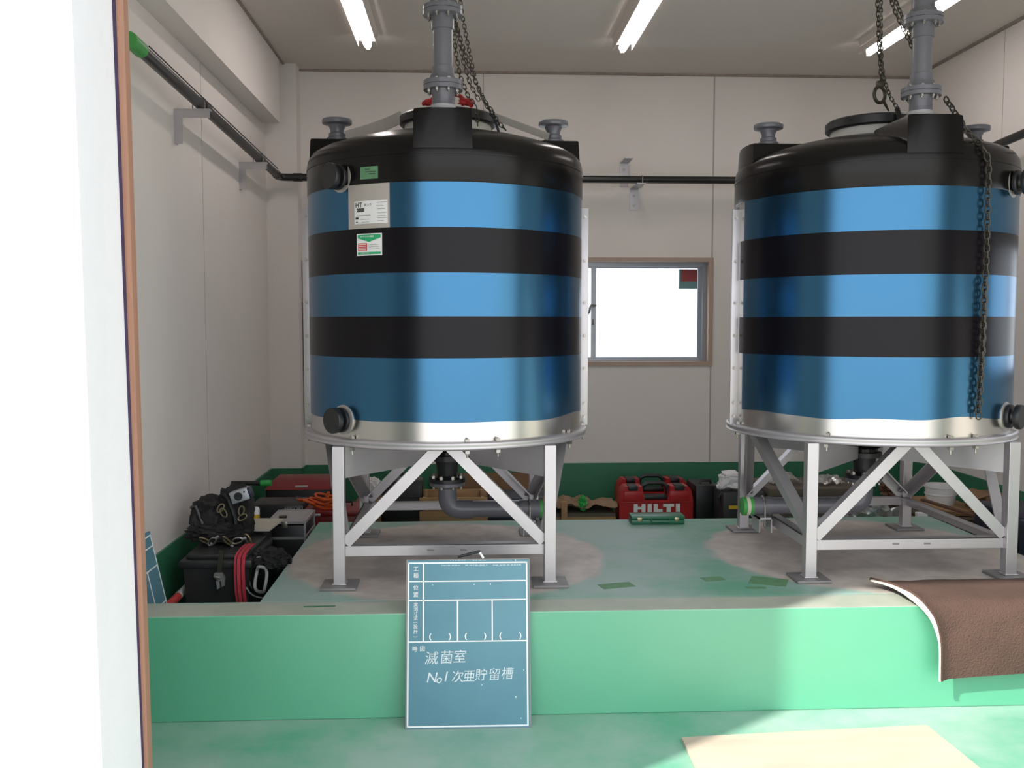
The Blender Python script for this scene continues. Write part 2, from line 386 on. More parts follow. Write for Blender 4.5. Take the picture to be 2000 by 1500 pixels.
for (x0, x1, d) in ((0.3, 0.42, 0.012), (0.55, 0.62, 0.008), (1.0, 1.12, 0.006)): b.bb(x0, x1, YB - 0.002, YB, ZC - d, ZC)
struct('wall_back', b, ['wall', 'seam', 'soil'])
struct('ceiling', MB().bb(XL - 0.15, XR + 0.15, YF0, YB + 0.15, ZC, ZC + 0.1), 'ceiling')
# dark joint lines where ceiling meets wall
b = MB(); b.bb(-1.15, XR, YB - 0.02, YB, ZC - 0.014, ZC); b.bb(XR - 0.02, XR, YF1, YB - 0.02, ZC - 0.014, ZC); b.bb(-1.24, -1.225, YF1, 6.6, ZC - 0.008, ZC)
struct('trim_2', b, 'soil')
# corner column, bulkhead along the left wall
struct('trim_3', MB().bb(XL, -1.15, 6.60, YB, 0.0, ZC), 'wall')
struct('trim_4', MB().bb(XL, -1.24, YF1, 6.49, 2.80, ZC), 'wall')
# green painted dado
b = MB(); b.bb(XL, XL + 0.012, YF1, 6.6, 0, 0.46); struct('baseboard_left', b, 'green_dado')
b = MB(); b.bb(-1.15, XR, YB - 0.012, YB, 0, 0.46); b.bb(XL + 0.012, -1.138, 6.588, 6.60, 0, 0.46); b.bb(-1.15, -1.138, 6.588, YB - 0.012, 0, 0.46); struct('baseboard_back', b, 'green_dado')
b = MB(); b.bb(XR - 0.012, XR, YF1, YB - 0.012, 0, 0.50); struct('baseboard_right', b, 'green_dado')
# front wall with the doorway the photo was taken through
DX1, DZ = 2.75, 2.80
def lean(z, xa, xb): return xa + (xb - xa) * (z - 0.5) / 1.63
def slab(xl, y0, y1, ea, eb, ia, ib, z0=-0.1, z1=DZ):
    return [(xl, y0, z0), (lean(z0, ea, eb), y0, z0), (lean(z0, ia, ib), y1, z0), (xl, y1, z0),
            (xl, y0, z1), (lean(z1, ea, eb), y0, z1), (lean(z1, ia, ib), y1, z1), (xl, y1, z1)]
b = MB(); b.hexa(slab(-4.0, YF0, YF1, -0.786, -0.803, -0.783, -0.804))
b.bb(-4.0, 6.0, YF0, YF1, DZ, ZC + 0.4); b.bb(DX1, 6.0, YF0, YF1, -0.1, DZ)
struct('wall_front', b, 'exterior')
b = MB(); b.hexa([(-0.86, YF1, -0.1), (lean(-0.1, -0.779, -0.797), YF1, -0.1), (lean(-0.1, -0.779, -0.797), YF1 + 0.004, -0.1), (-0.86, YF1 + 0.004, -0.1),
                  (-0.86, YF1, DZ), (lean(DZ, -0.779, -0.797), YF1, DZ), (lean(DZ, -0.779, -0.797), YF1 + 0.004, DZ), (-0.86, YF1 + 0.004, DZ)])
struct('gap_shadow_strip', b, 'gap')  # thin dark strip put where the jamb only has a line of shade
b = MB(); b.hexa([(-0.86, YF1 + 0.004, -0.1), (lean(-0.1, -0.769, -0.78), YF1 + 0.004, -0.1), (lean(-0.1, -0.769, -0.78), YF1 + 0.034, -0.1), (-0.86, YF1 + 0.034, -0.1),
                  (-0.86, YF1 + 0.004, DZ), (lean(DZ, -0.769, -0.78), YF1 + 0.004, DZ), (lean(DZ, -0.769, -0.78), YF1 + 0.034, DZ), (-0.86, YF1 + 0.034, DZ)])
struct('trim_6', b, 'edge_wood')
# unseen open door leaf, added as a bright sunlit reflection for the tanks
dr = struct('added_door_leaf', MB().bb(DX1, DX1 + 0.05, 0.75, YF0, 0.01, DZ - 0.03, 0.003), 'white')

# windows -----------------------------------------------------------
def window(name, half, z0, z1, decal):
    """sliding window centred on the origin in X, opening from z0 to z1, room side at y=0 (room towards -y)"""
    H = half
    fr = MB()
    for (x0, x1, a, c) in ((-H - 0.012, H + 0.012, z1 - 0.022, z1 + 0.008), (-H - 0.012, H + 0.012, z0 - 0.008, z0 + 0.022)): fr.bb(x0, x1, -0.012, 0.10, a, c)
    for s in (-1, 1):
        x0, x1 = sorted((s * (H - 0.02), s * (H + 0.012))); fr.bb(x0, x1, -0.012, 0.10, z0 + 0.022, z1 - 0.022)
    root = fr.build(name, 'casing', None, False); root['kind'] = 'structure'
    a = MB(); F = H - 0.02
    a.bb(-F, F, 0.05, 0.12, z1 - 0.055, z1 - 0.022); a.bb(-F, F, 0.05, 0.12, z0 + 0.022, z0 + 0.04)
    for s in (-1, 1):
        x0, x1 = sorted((s * (F - 0.03), s * F)); a.bb(x0, x1, 0.05, 0.12, z0 + 0.04, z1 - 0.055)
    a.build('window_frame', 'alu', root, False)
    for k, (x0, x1, y) in enumerate(((-F + 0.03, 0.0, 0.072), (-0.018, F - 0.03, 0.094))):
        sa = MB(); t = 0.022
        za, zb = z0 + 0.04, z1 - 0.055
        sa.bb(x0, x0 + 0.028, y - 0.01, y + 0.01, za, zb); sa.bb(x1 - 0.028, x1, y - 0.01, y + 0.01, za, zb)
        sa.bb(x0, x1, y - 0.0095, y + 0.0095, za, za + t * 0.5); sa.bb(x0, x1, y - 0.0095, y + 0.0095, zb - t * 0.4, zb)
        so = sa.build('sash', 'alu', root, False)
        MB().bb(x0 + 0.02, x1 - 0.02, y - 0.002, y + 0.002, za + 0.005, zb - 0.005).build('pane', 'glass', so, False)
        if k == 1 and decal:
            d = MB(); d.bb(x1 - 0.165, x1 - 0.03, y - 0.0045, y - 0.003, zb - 0.155, zb - 0.015); d.mi = 1
            d.bb(x1 - 0.150, x1 - 0.033, y - 0.0055, y - 0.0046, zb - 0.105, zb - 0.018); d.build('decal', ['film_teal', 'film_red'], so, False)
    h = MB(); h.cyl((-0.012, 0.065, 1.59), (-0.012, 0.035, 1.59), 0.012); h.tube([(0.005, 0.04, 1.592), (-0.03, 0.036, 1.595), (-0.04, 0.034, 1.575), (-0.045, 0.034, 1.545), (-0.06, 0.034, 1.53)], 0.009, 8)
    h.build('crescent_latch', 'plate_steel', root)
    MB().bb(-0.026, -0.008, 0.045, 0.062, 1.455, 1.495, 0.003).build('sub_lock', 'plate_steel', root)
    return root
wn = window('window_1', (WX1 - WX0) / 2, WZ0, WZ1, True); wn.location = ((WX0 + WX1) / 2, YB, 0)
wn = window('window_2', (W2[1] - W2[0]) / 2, W2[2], W2[3], False); wn.location = (XR, (W2[0] + W2[1]) / 2, 0); wn.rotation_euler = (0, 0, R(-90))

# ================================================================== CEILING LIGHTS
for x, lab in ((-0.592, 'lit tube light on the ceiling above the left tank, nearest the left wall'),
               (0.962, 'lit tube light on the ceiling between the two tanks'),
               (2.505, 'lit tube light on the ceiling above the right tank, nearest the right wall')):
    t = thing('tube_light', lab, 'light', (x, 5.3, ZC), 0, 'ceiling tube lights')
    MB().hexa([(-0.052, -0.62, -0.046), (0.052, -0.62, -0.046), (0.052, 0.605, -0.046), (-0.052, 0.605, -0.046), (-0.065, -0.62, 0), (0.065, -0.62, 0), (0.065, 0.605, 0), (-0.065, 0.605, 0)]).bb(-0.060, -0.056, -0.62, 0.605, -0.082, -0.044).bb(0.056, 0.060, -0.62, 0.605, -0.082, -0.044).build('light_housing', 'ceiling', t, False)  # side lips added to keep tube light off the ceiling and upper walls
    MB().tube([(0, -0.60, -0.070), (0, 0.585, -0.070), (0, 0.60, -0.070)], [0.025, 0.025, 0.017], 16).build('lamp', 'tube', t)
    for y in (-0.612, 0.607): MB().bb(-0.012, 0.012, y - 0.006, y + 0.006, -0.095, -0.048).build('socket', 'white', t)

# ================================================================== WALL PIPE AND BRACKETS
def pts_corner(ps, r, n=6):
    out = [Vector(ps[0])]
    for a, b_, c in zip(ps, ps[1:], ps[2:]):
        a, b_, c = Vector(a), Vector(b_), Vector(c); u = (a - b_).normalized() * r; v = (c - b_).normalized() * r
        for k in range(n + 1):
            s = k / n; out.append((b_ + u) * (1 - s) ** 2 + b_ * 2 * s * (1 - s) + (b_ + v) * s * s)
    out.append(Vector(ps[-1])); return out
t = thing('wall_pipe', 'long black pipe running along the walls just above the tanks, green taped end at left', 'pipe', (0, 0, 0))
MB().tube(pts_corner([(-1.25, 3.78, 2.518), (-1.25, 6.5, 2.443), (3.09, 6.5, 2.446), (3.09, 4.2, 2.57)], 0.05), 0.025, 16).build('pipe_run', 'black_rubber', t)
for (p, q) in (((-1.25, 4.62, 2.495), (-1.25, 4.72, 2.4925)), ((-1.25, 5.86, 2.461), (-1.25, 5.96, 2.458)), ((-1.25, 6.38, 2.446), (-1.25, 6.44, 2.4445)), ((-1.16, 6.5, 2.443), (-1.10, 6.5, 2.443))):
    MB().cyl(p, q, 0.0285, None, 18).build('coupling', 'black_rubber', t)
MB().cyl((-1.25, 3.66, 2.521), (-1.25, 3.79, 2.517), 0.030, None, 16).build('end_cap', 'green_tape', t)['label'] = 'green taped pipe end'
MB().tube([(-1.222, 3.8, 2.535), (-1.222, 4.62, 2.512), (-1.222, 6.3, 2.468)], 0.003, 6).build('cable', 'black_matte', t)
def ubolt(m, c, ax, r=0.029, d=0.003, drop=0.03):
    """U-bolt around a pipe with centre c; ax = 'x' or 'y', the pipe's direction"""
    P = []
    for k in range(13):
        a = math.pi * k / 12; u, z = math.cos(a) * r, math.sin(a) * r
        P.append(Vector(c) + (Vector((u, 0, z)) if ax == 'y' else Vector((0, u, z))))
    P = [P[0] - Vector((0, 0, r + drop))] + P + [P[-1] - Vector((0, 0, r + drop))]
    m.tube(P, d, 6)
for y, zc, lab in ((4.575, 2.494, 'grey angle bracket on the left wall under the black pipe, nearer the green end'), (5.84, 2.459, 'grey angle bracket on the left wall under the black pipe, nearer the corner')):
    t = thing('pipe_bracket', lab, 'bracket', (XL, y, zc), 0, 'angle brackets carrying the black pipe')
    m = MB(); m.bb(0.0, 0.165, -0.02, 0.02, -0.034, -0.028); pass
    m.bb(0.0, 0.006, -0.02, 0.02, -0.19, -0.0345); m.bb(0.0, 0.038, -0.0201, -0.0151, -0.19, -0.0345); m.bb(0.0381, 0.165, -0.02, -0.015, -0.07, -0.0345)
    m.build('angle_arm', 'frame_steel', t, False)
    m = MB(); ubolt(m, (0.11, 0.0, 0.0), 'y', 0.0285); m.build('u_bolt', 'bolt', t)
t = thing('wall_bracket', 'empty grey angle bracket on the back wall, its arm above the black pipe', 'bracket', (1.118, YB, 2.6), 0, 'brackets on the back wall')
m = MB(); m.bb(-0.029, 0.029, -0.006, 0, -0.17, 0); m.bb(-0.029, 0.029, -0.22, 0, -0.006, 0); m.build('angle_arm', 'frame_steel', t, False)
m = MB(); m.cyl((0, -0.006, -0.05), (0, -0.012, -0.05), 0.009); m.build('bolt', 'bolt', t)
t = thing('wall_bracket', 'grey angle bracket on the back wall clamping the black pipe from below', 'bracket', (1.19, YB, 2.418), 0, 'brackets on the back wall')
m = MB(); m.bb(-0.029, 0.029, -0.006, 0, -0.15, 0); m.bb(-0.029, 0.029, -0.29, 0, -0.006, 0); m.build('angle_arm', 'frame_steel', t, False)
m = MB(); ubolt(m, (0.01, -0.25, 0.027), 'x', 0.0275); m.build('u_bolt', 'bolt', t)
for z in (-0.05, -0.12): MB().cyl((0, -0.006, z), (0, -0.013, z), 0.008).build('bolt', 'bolt', t)
t = thing('wall_bar', 'thin grey brown bar on the back wall just left of the left tank', 'bar', (-1.135, YB - 0.03, 0))
MB().bb(-0.011, 0.011, 0.0, 0.028, 0.75, 1.90).build('bar', 'grey_card', t)
m = MB(); m.cyl((0.0, -0.01, 1.60), (0.0, 0.0, 1.60), 0.012); m.tube([(-0.025, -0.012, 1.605), (0, -0.014, 1.60), (0.04, -0.014, 1.592), (0.05, -0.014, 1.55)], 0.007, 8)
m.build('latch', 'plate_steel', t)

# ================================================================== TANKS
RB = 0.606
def cyl_pt(a, r, z): return Vector((r * math.sin(a), -r * math.cos(a), z))
def patch(a0, a1, z0, z1, r, th=0.0008, nu=None, wave=0.0, seed=0):
    nu = nu or max(3, int(abs(a1 - a0) / R(2.5)))
    def fn(u, v):
        a = a0 + (a1 - a0) * u
        lo = z0 + (wave * noise.noise(Vector((a * 2.2, seed, 0))) if wave else 0)
        return cyl_pt(a, r, lo + (z1 - lo) * v)
    return MB().sheet(fn, nu, 1, th)
def flange(m, o, axis, r_pipe, r_fl, th, bolts=8, boltmb=None):
    ax = Vector(axis).normalized()
    m.lathe([(r_pipe, 0), (r_fl, 0), (r_fl, th), (r_pipe, th)], o, axis, 40)
    if boltmb is not None:
        q = Vector((0, 0, 1)).rotation_difference(ax)
        for k in range(bolts):
            a = 2 * math.pi * (k + 0.5) / bolts; p = Vector(o) + q @ Vector((math.cos(a) * (r_fl - 0.018), math.sin(a) * (r_fl - 0.018), 0))
            boltmb.append(MB()); boltmb[-1].cyl(p - ax * 0.015, p + ax * (2 * th + 0.010), 0.004, None, 8); boltmb[-1].cyl(p - ax * 0.009, p, 0.0075, None, 6); boltmb[-1].cyl(p + ax * 2 * th, p + ax * (2 * th + 0.008), 0.009, None, 6)
def make_tank(cx, cy, side, label, stickers, film_edge):
    """side = -1: outlets on the front left, +1: on the front right"""
    root = thing('storage_tank', label, 'tank', (cx, cy, HP), 0, 'blue and black banded tanks on steel stands')
    z = lambda v: v - HP
    # jacket and coloured bands
    MB().lathe([(0, z(1.0)), (RB, z(1.0)), (RB, z(2.018)), (0, z(2.018))], (0, 0, 0), (0, 0, 1), 128).build('steel_jacket', 'steel', root)
    A = film_edge
    z_b = [2.014, 1.839, 1.664, 1.494, 1.331, 1.078]
    spans = [(-A, A)] if side > 0 else [(-A, R(-38.5)), (R(-19.9), A)]
    for a0, a1 in spans: patch(a0, a1, z_b[1], z_b[0], RB + 0.0006, 0.0007).build('blue_film', 'blue', root)
    if side < 0: patch(R(-38.5), R(-19.9), z_b[1], z_b[0], RB + 0.0002, 0.0006).build('bare_patch', 'bare', root)['label'] = 'peeled patch of bare steel'
    patch(-A, A, z_b[3], z_b[2], RB + 0.0006, 0.0007).build('blue_film', 'blue', root)
    patch(-A, A, z_b[5], z_b[4], RB + 0.0006, 0.0007, None, 0.02, side).build('blue_film', 'blue', root)
    patch(R(92), R(268), 1.078, 2.0, RB + 0.0006, 0.0007, 40).build('blue_film', 'blue', root)
    for k in (1, 3): patch(-R(88.2), R(88.2), z_b[k + 1], z_b[k], RB + 0.0010, 0.0007).build('black_stripe', 'black_band', root)
    for o in [c for c in root.children if c.name.split('.')[0] in ('blue_film', 'black_stripe', 'bare_patch')]:
        for v in o.data.vertices: v.co.z -= HP
    # black polyethylene top
    prof = [(RB + 0.001, z(2.012)), (RB + 0.004, z(2.016)), (RB + 0.004, z(2.135)), (RB - 0.002, z(2.165)), (RB - 0.018, z(2.19)), (0.55, z(2.211)), (0.49, z(2.232)), (0.40, z(2.258)), (0.30, z(2.282)), (0.205, z(2.300)), (0.0, z(2.306))]
    MB().lathe(prof, (0, 0, 0), (0, 0, 1), 128).build('tank_top', 'black_pe', root, True, None, 50)
    MB().lathe([(RB - 0.02, z(2.117)), (RB + 0.0062, z(2.119)), (RB + 0.0062, z(2.123)), (RB - 0.02, z(2.125))], (0, 0, 0), (0, 0, 1), 128).build('shoulder_seam', 'black_pe', root)
    MB().lathe([(0.17, z(2.28)), (0.198, z(2.28)), (0.192, z(2.345)), (0.17, z(2.345))], (0.01, 0, 0), (0, 0, 1), 64).build('manhole_neck', 'neck', root)
    lid = MB().lathe([(0, z(2.380)), (0.18, z(2.380)), (0.19, z(2.387)), (0.205, z(2.387)), (0.215, z(2.378)), (0.215, z(2.347)), (0.205, z(2.340)), (0, z(2.340))], (0.01, 0, 0), (0, 0, 1), 64).build('manhole_lid', 'black_matte', root)
    # nozzle seats on the shoulder
    def seat(ang, half, r0, r1, zb, zt):
        m = MB(); rot = Matrix.Rotation(ang, 3, 'Z')
        def P(x, y, zz): return rot @ Vector((x, y, zz))
        ro = math.sqrt(r1 * r1 - half * half)
        n = 7; bot = []; top = []
        for k in range(n):
            x = -half + 2 * half * k / (n - 1); y = -math.sqrt(r1 * r1 - x * x)
            bot.append((x, y)); top.append((x * 0.97, y * 0.985))
        bot += [(half, -r0), (-half, -r0)]; top += [(half * 0.97, -r0), (-half * 0.97, -r0)]
        a = m._v([P(x, y, zb) for x, y in bot]); c = m._v([P(x, y, zt) for x, y in top])
        m._f(a); m._f(c[::-1]); N = len(a)
        for k in range(N): m._f([a[k], a[(k + 1) % N], c[(k + 1) % N], c[k]])
        bmesh.ops.bevel(m.bm, geom=[e for e in m.bm.edges if all(v.co.z > zt - 1e-4 for v in e.verts) or abs(e.verts[0].co.z - e.verts[1].co.z) > 0.05 and e.calc_face_angle(0) > 0.9], offset=0.008, segments=2, profile=0.5, affect='EDGES')
        return m
    seat(0, 0.115, 0.28, RB + 0.006, z(2.14), z(2.294)).build('nozzle_seat', 'black_pe', root, True, None, 40)
    for s in (-1, 1):
        seat(s * R(90), 0.115, 0.33, RB - 0.004, z(2.10), z(2.266)).build('nozzle_seat', 'black_pe', root, True, None, 40)
        m = MB(); o = (s * 0.482, 0, z(2.266))
        m.lathe([(0, 0), (0.047, 0), (0.047, 0.02), (0.037, 0.026), (0.037, 0.04), (0.030, 0.045), (0.030, 0.058), (0.04, 0.078), (0.064, 0.083), (0.066, 0.086), (0.066, 0.10), (0.064, 0.103), (0.0, 0.103)], o, (0, 0, 1), 32)
        m.build('flange_nozzle', 'pvc', root)
    # seam flanges with bolts
    for s in (-1, 1):
        x0 = s * RB; f = MB()
        f.bb(*sorted((s * (RB - 0.004), s * (RB + 0.036))), -0.0075, -0.001, z(1.002), z(1.985), 0.001)
        f.bb(*sorted((s * (RB - 0.004), s * (RB + 0.036))), 0.001, 0.0075, z(1.002), z(1.985), 0.001)
        f.build('seam_flange', 'frame_steel', root)
        for zb in (1.945, 1.75, 1.56, 1.41, 1.26, 1.10, 1.04):
            MB().cyl((s * (RB + 0.020), -0.022, z(zb)), (s * (RB + 0.020), 0.022, z(zb)), 0.0045, None, 8).lathe([(0, 0), (0.0085, 0), (0.0085, 0.006), (0, 0.006)], (s * (RB + 0.020), -0.0075, z(zb)), (0, -1, 0), 6).lathe([(0, 0), (0.0085, 0), (0.0085, 0.006), (0, 0.006)], (s * (RB + 0.020), 0.0075, z(zb)), (0, 1, 0), 6).build('bolt', 'bolt', root)
    # base ring
    MB().lathe([(0, z(1.0)), (0.608, z(1.003)), (0.626, z(1.003)), (0.632, z(0.999)), (0.634, z(0.992)), (0.630, z(0.986)), (0.630, z(0.978)), (0.634, z(0.974)), (0.628, z(0.970)), (0.55, z(0.970)), (0, z(0.985))], (0, 0, 0), (0, 0, 1), 128).build('base_ring', 'frame_steel', root, True, None, 50)
    for k, a in enumerate((-86, -37, 8.5, 20, 58, 86)):
        p = cyl_pt(R(a), 0.618, 0); m = MB()
        m.cyl(p + Vector((0, 0, z(0.94))), p + Vector((0, 0, z(1.018))), 0.004, None, 8); m.box(p + Vector((0, 0, z(0.9625))), (0.017, 0.017, 0.012), Matrix.Rotation(R(a), 3, 'Z')); m.box(p + Vector((0, 0, z(1.009))), (0.016, 0.016, 0.01), Matrix.Rotation(R(a), 3, 'Z'))
        m.build('clamp_bolt', 'bolt', root)
    # conical bottom and drain valve
    MB().lathe([(0.56, z(0.975)), (0.52, z(0.962)), (0.10, z(0.905)), (0.06, z(0.885)), (0.06, z(0.87)), (0, z(0.87))], (0, 0, 0), (0, 0, 1), 64).build('cone_bottom', 'black_pe', root)
    dv = MB().lathe([(0, z(0.90)), (0.05, z(0.90)), (0.05, z(0.87)), (0.078, z(0.868)), (0.078, z(0.845)), (0.055, z(0.842)), (0.05, z(0.82)), (0.045, z(0.775)), (0.052, z(0.765)), (0.084, z(0.762)), (0.084, z(0.745)), (0, z(0.745))], (0, 0, 0), (0, 0, 1), 32).build('drain_valve', 'black_matte', root)
    for k in range(8):
        m = MB(); a = 2 * math.pi * (k + 0.5) / 8; m.cyl((math.cos(a) * 0.067, math.sin(a) * 0.067, z(0.715)), (math.cos(a) * 0.067, math.sin(a) * 0.067, z(0.778)), 0.006, None, 8); m.cyl((math.cos(a) * 0.067, math.sin(a) * 0.067, z(0.762)), (math.cos(a) * 0.067, math.sin(a) * 0.067, z(0.775)), 0.011, None, 6)
        m.build('flange_bolt', 'bolt', dv)
    # stand
    LX, LY, T = 0.4285, 0.475, 0.0235
    for sx in (-1, 1):
        for sy in (-1, 1):
            lg = MB().bb(sx * LX - T, sx * LX + T, sy * LY - T, sy * LY + T, 0.012, z(0.972), 0.002).build('leg', 'frame_steel', root, False)
            m = MB(); m.bb(sx * LX - 0.072, sx * LX + 0.072, sy * LY - 0.072, sy * LY + 0.072, 0.001, 0.012, 0.001); m.build('base_plate', 'plate_steel', lg)
            m = MB(); m.bb(sx * LX - T - 0.006, sx * LX + T + 0.006, sy * LY - T - 0.006, sy * LY + T + 0.006, 0.012, 0.018, 0.003); m.build('weld_bead', 'frame_steel', lg)
            # radial plate from the leg to the centre
            d = Vector((sx * LX, sy * LY, 0)); u = d.normalized(); pe = Vector((-u.y, u.x, 0)) * 0.003
            a0, a1 = d - u * 0.03, u * 0.09
            m = MB(); cs = []
            for zz0, zz1 in ((z(0.838), z(0.845)), (z(0.970), z(0.90))):
                cs += [a0 - pe + Vector((0, 0, zz0)), a1 - pe + Vector((0, 0, zz1)), a1 + pe + Vector((0, 0, zz1)), a0 + pe + Vector((0, 0, zz0))]
            m.hexa(cs); m.build('radial_plate', 'frame_steel', root, False)
    ZR0, ZR1 = z(0.520), z(0.566)
    for sy in (-1, 1):
        y = sy * LY
        m = MB(); m.bb(-LX + T, LX - T, y - sy * 0.003 - 0.003, y - sy * 0.003 + 0.003, ZR0, ZR1, 0.001); m.bb(-LX + T, LX - T, *sorted((y, y - sy * 0.045)), ZR1 - 0.005, ZR1, 0.001)
        rl = m.build('rail', 'frame_steel', root, False)
        if sy < 0:
            for x in (-0.06, 0.075): MB().box((x, y - 0.0002, (ZR0 + ZR1) / 2), (0.028, 0.0025, 0.008), None, 0.001).build('slot', 'plate_steel', rl)
        for s in (-1, 1):
            m = MB(); p1 = Vector((s * (LX - T), y, ZR1 + 0.008)); p0 = Vector((s * 0.022, y, z(0.966)))
            m.bar(p0, p1, 0.046, 0.006, (0, 1, 0)); dd = (p1 - p0).normalized(); nn = Vector((0, 1, 0)).cross(dd) * s * -0.020; q = Vector((0, -sy * 0.022, 0)) + nn; m.bar(p0 + q, p1 + q, 0.006, 0.045, (0, 1, 0))
            m.build('brace', 'frame_steel', root, False)
    for sx in (-1, 1):
        x = sx * LX
        m = MB(); m.bb(x - sx * 0.003 - 0.003, x - sx * 0.003 + 0.003, -LY + T, LY - T, ZR0, ZR1, 0.001); m.bb(*sorted((x, x - sx * 0.045)), -LY + T, LY - T, ZR1 - 0.005, ZR1, 0.001)
        m.build('rail', 'frame_steel', root, False)
        for s in (-1, 1):
            m = MB(); p1 = Vector((x, s * (LY - T), ZR1 + 0.008)); p0 = Vector((sx * 0.55, s * 0.03, z(0.968)))
            m.bar(p0, p1, 0.046, 0.006, (1, 0, 0)); dd = (p1 - p0).normalized(); nn = Vector((1, 0, 0)).cross(dd) * s * 0.020; q = Vector((-sx * 0.022, 0, 0)) + nn; m.bar(p0 + q, p1 + q, 0.006, 0.045, (1, 0, 0))
            m.build('brace', 'frame_steel', root, False)
    # side outlets
    aa = side * R(42.5)
    for zz, lowr in ((1.077, True), (2.048, False)):
        d = Vector((math.sin(aa), -math.cos(aa), 0)); o = d * (RB - 0.005) + Vector((0, 0, z(zz)))
        MB().lathe([(0, 0), (0.060, 0), (0.060, 0.010 if lowr else 0.0072), (0, 0.010 if lowr else 0.0072)], o, d, 40).build('backing_ring', 'bare', root)
        m = MB().lathe([(0, 0), (0.03, 0), (0.03, 0.014), (0.050, 0.016), (0.051, 0.018), (0.051, 0.029), (0.050, 0.031), (0.028, 0.033), (0.026, 0.043), (0.03, 0.046), (0.050, 0.048), (0.052, 0.051), (0.052, 0.068), (0.050, 0.071), (0, 0.071)], o, d, 40)
        m.build('outlet_nozzle', 'black_matte', root)
    # stickers
    if stickers:
        SH = R(5.6)
        def wrap(co): return cyl_pt(co.x / RB + SH, RB + 0.0021 - co.y, co.z - HP)     # flat XZ lettering onto the jacket
        def curved(a0, a1, z0, z1, m, name, r=0.0012, par=root):
            o = patch(R(a0) + SH, R(a1) + SH, z0 - HP, z1 - HP, RB + r, 0.0005); return o.build(name, m, par)
        def ct(body, size, a, zz, m, par, bold=0.0, al='LEFT'):
            mt = Matrix.Translation(Vector((R(a) * RB, 0, zz))) @ FRONT
            return text(body, size, par, m, mt, 0.0002, 0, al, bold, 'lettering', wrap)
        lb = curved(-41.0, -26.4, 1.858, 1.947, 'white', 'spec_label', 0.0010)
        join([ct('HT', 0.026, -40.5, 1.931, 'ink', lb, 0.0004), ct('タンク', 0.013, -36.6, 1.930, 'ink', lb), ct('2000', 0.018, -39.8, 1.911, 'ink', lb, 0.0012)])
        for (a0, a1, zz, h) in ((-30.9, -26.6, 1.937, 0.003), (-30.9, -28.5, 1.930, 0.002), (-30.9, -28.0, 1.924, 0.002), (-30.5, -27.4, 1.912, 0.002), (-30.5, -27, 1.896, 0.002), (-30.5, -27.2, 1.886, 0.002), (-30.5, -26.6, 1.877, 0.002), (-30.5, -28, 1.866, 0.002), (-40, -33.5, 1.889, 0.003), (-38, -34, 1.874, 0.002), (-40.4, -39, 1.876, 0.008), (-40.2, -39.4, 1.863, 0.004), (-37.5, -34, 1.863, 0.002)):
            curved(a0, a1, zz, zz + h, 'grey_print' if h < 0.004 else 'ink', 'print_line', 0.0019, lb)
        gl = curved(-39.9, -28.7, 1.733, 1.819, 'white', 'notice_sticker', 0.0018)
        m = MB()
        def pp(a, zz): return cyl_pt(R(a) + SH, RB + 0.0026, zz - HP)
        def tri(m, pts):
            vs_ = m._v([pp(a, q) for a, q in pts]); m._f(vs_)
        for k in range(8):
            a0, a1 = -39.4 + 10.2 * k / 8, -39.4 + 10.2 * (k + 1) / 8
            f = lambda a: 1.802 - 0.016 * (1 - abs(a + 34.3) / 5.1)
            tri(m, [(a0, f(a0)), (a1, f(a1)), (a1, 1.815), (a0, 1.815)]); tri(m, [(a0, 1.738), (a1, 1.738), (a1, 1.747), (a0, 1.747)])
        m.build('green_print', 'sticker_green', gl)
        m = MB()
        for k in range(4):
            a0, a1 = -39.3 + 4.2 * k / 4, -39.3 + 4.2 * (k + 1) / 4; tri(m, [(a0, 1.753), (a1, 1.753), (a1, 1.782), (a0, 1.782)])
        m.build('red_print', 'sticker_red', gl)
        def wrap(co): return cyl_pt(co.x / RB + SH, RB + 0.0030 - co.y, co.z - HP)
        join([ct('HTタンクの取扱', 0.0085, -38.0, 1.807, 'chalk', gl), ct('ご注意ください', 0.006, -38.2, 1.7425, 'chalk', gl)])
        for q in (1.776, 1.769, 1.762, 1.756): curved(-38.9, -35.6, q, q + 0.0025, 'white', 'print_line', 0.0029, gl)
        for q, a1 in ((1.774, -30.4), (1.766, -30), (1.757, -29.6)): curved(-34.4, a1, q, q + 0.002, 'grey_print', 'print_line', 0.0024, gl)
        tp = patch(R(-32.1), R(-24.4), 2.030 - HP, 2.078 - HP, RB + 0.0045, 0.0005).build('tape_label', 'patch_paint', root)
        for q, a0, a1 in ((2.056, -29.8, -25.3), (2.048, -28.3, -25.5), (2.066, -30, -27.8)): patch(R(a0), R(a1), q - HP, q + 0.003 - HP, RB + 0.0052, 0.0002).build('print_line', 'ink', tp)
    return root
make_tank(TANK_L[0], TANK_L[1], -1, 'left blue and black banded tank on a steel stand, with paper stickers on its side', True, R(88))
make_tank(TANK_R[0], TANK_R[1], 1, 'right blue and black banded tank, with a chain hanging down its front', False, R(84))

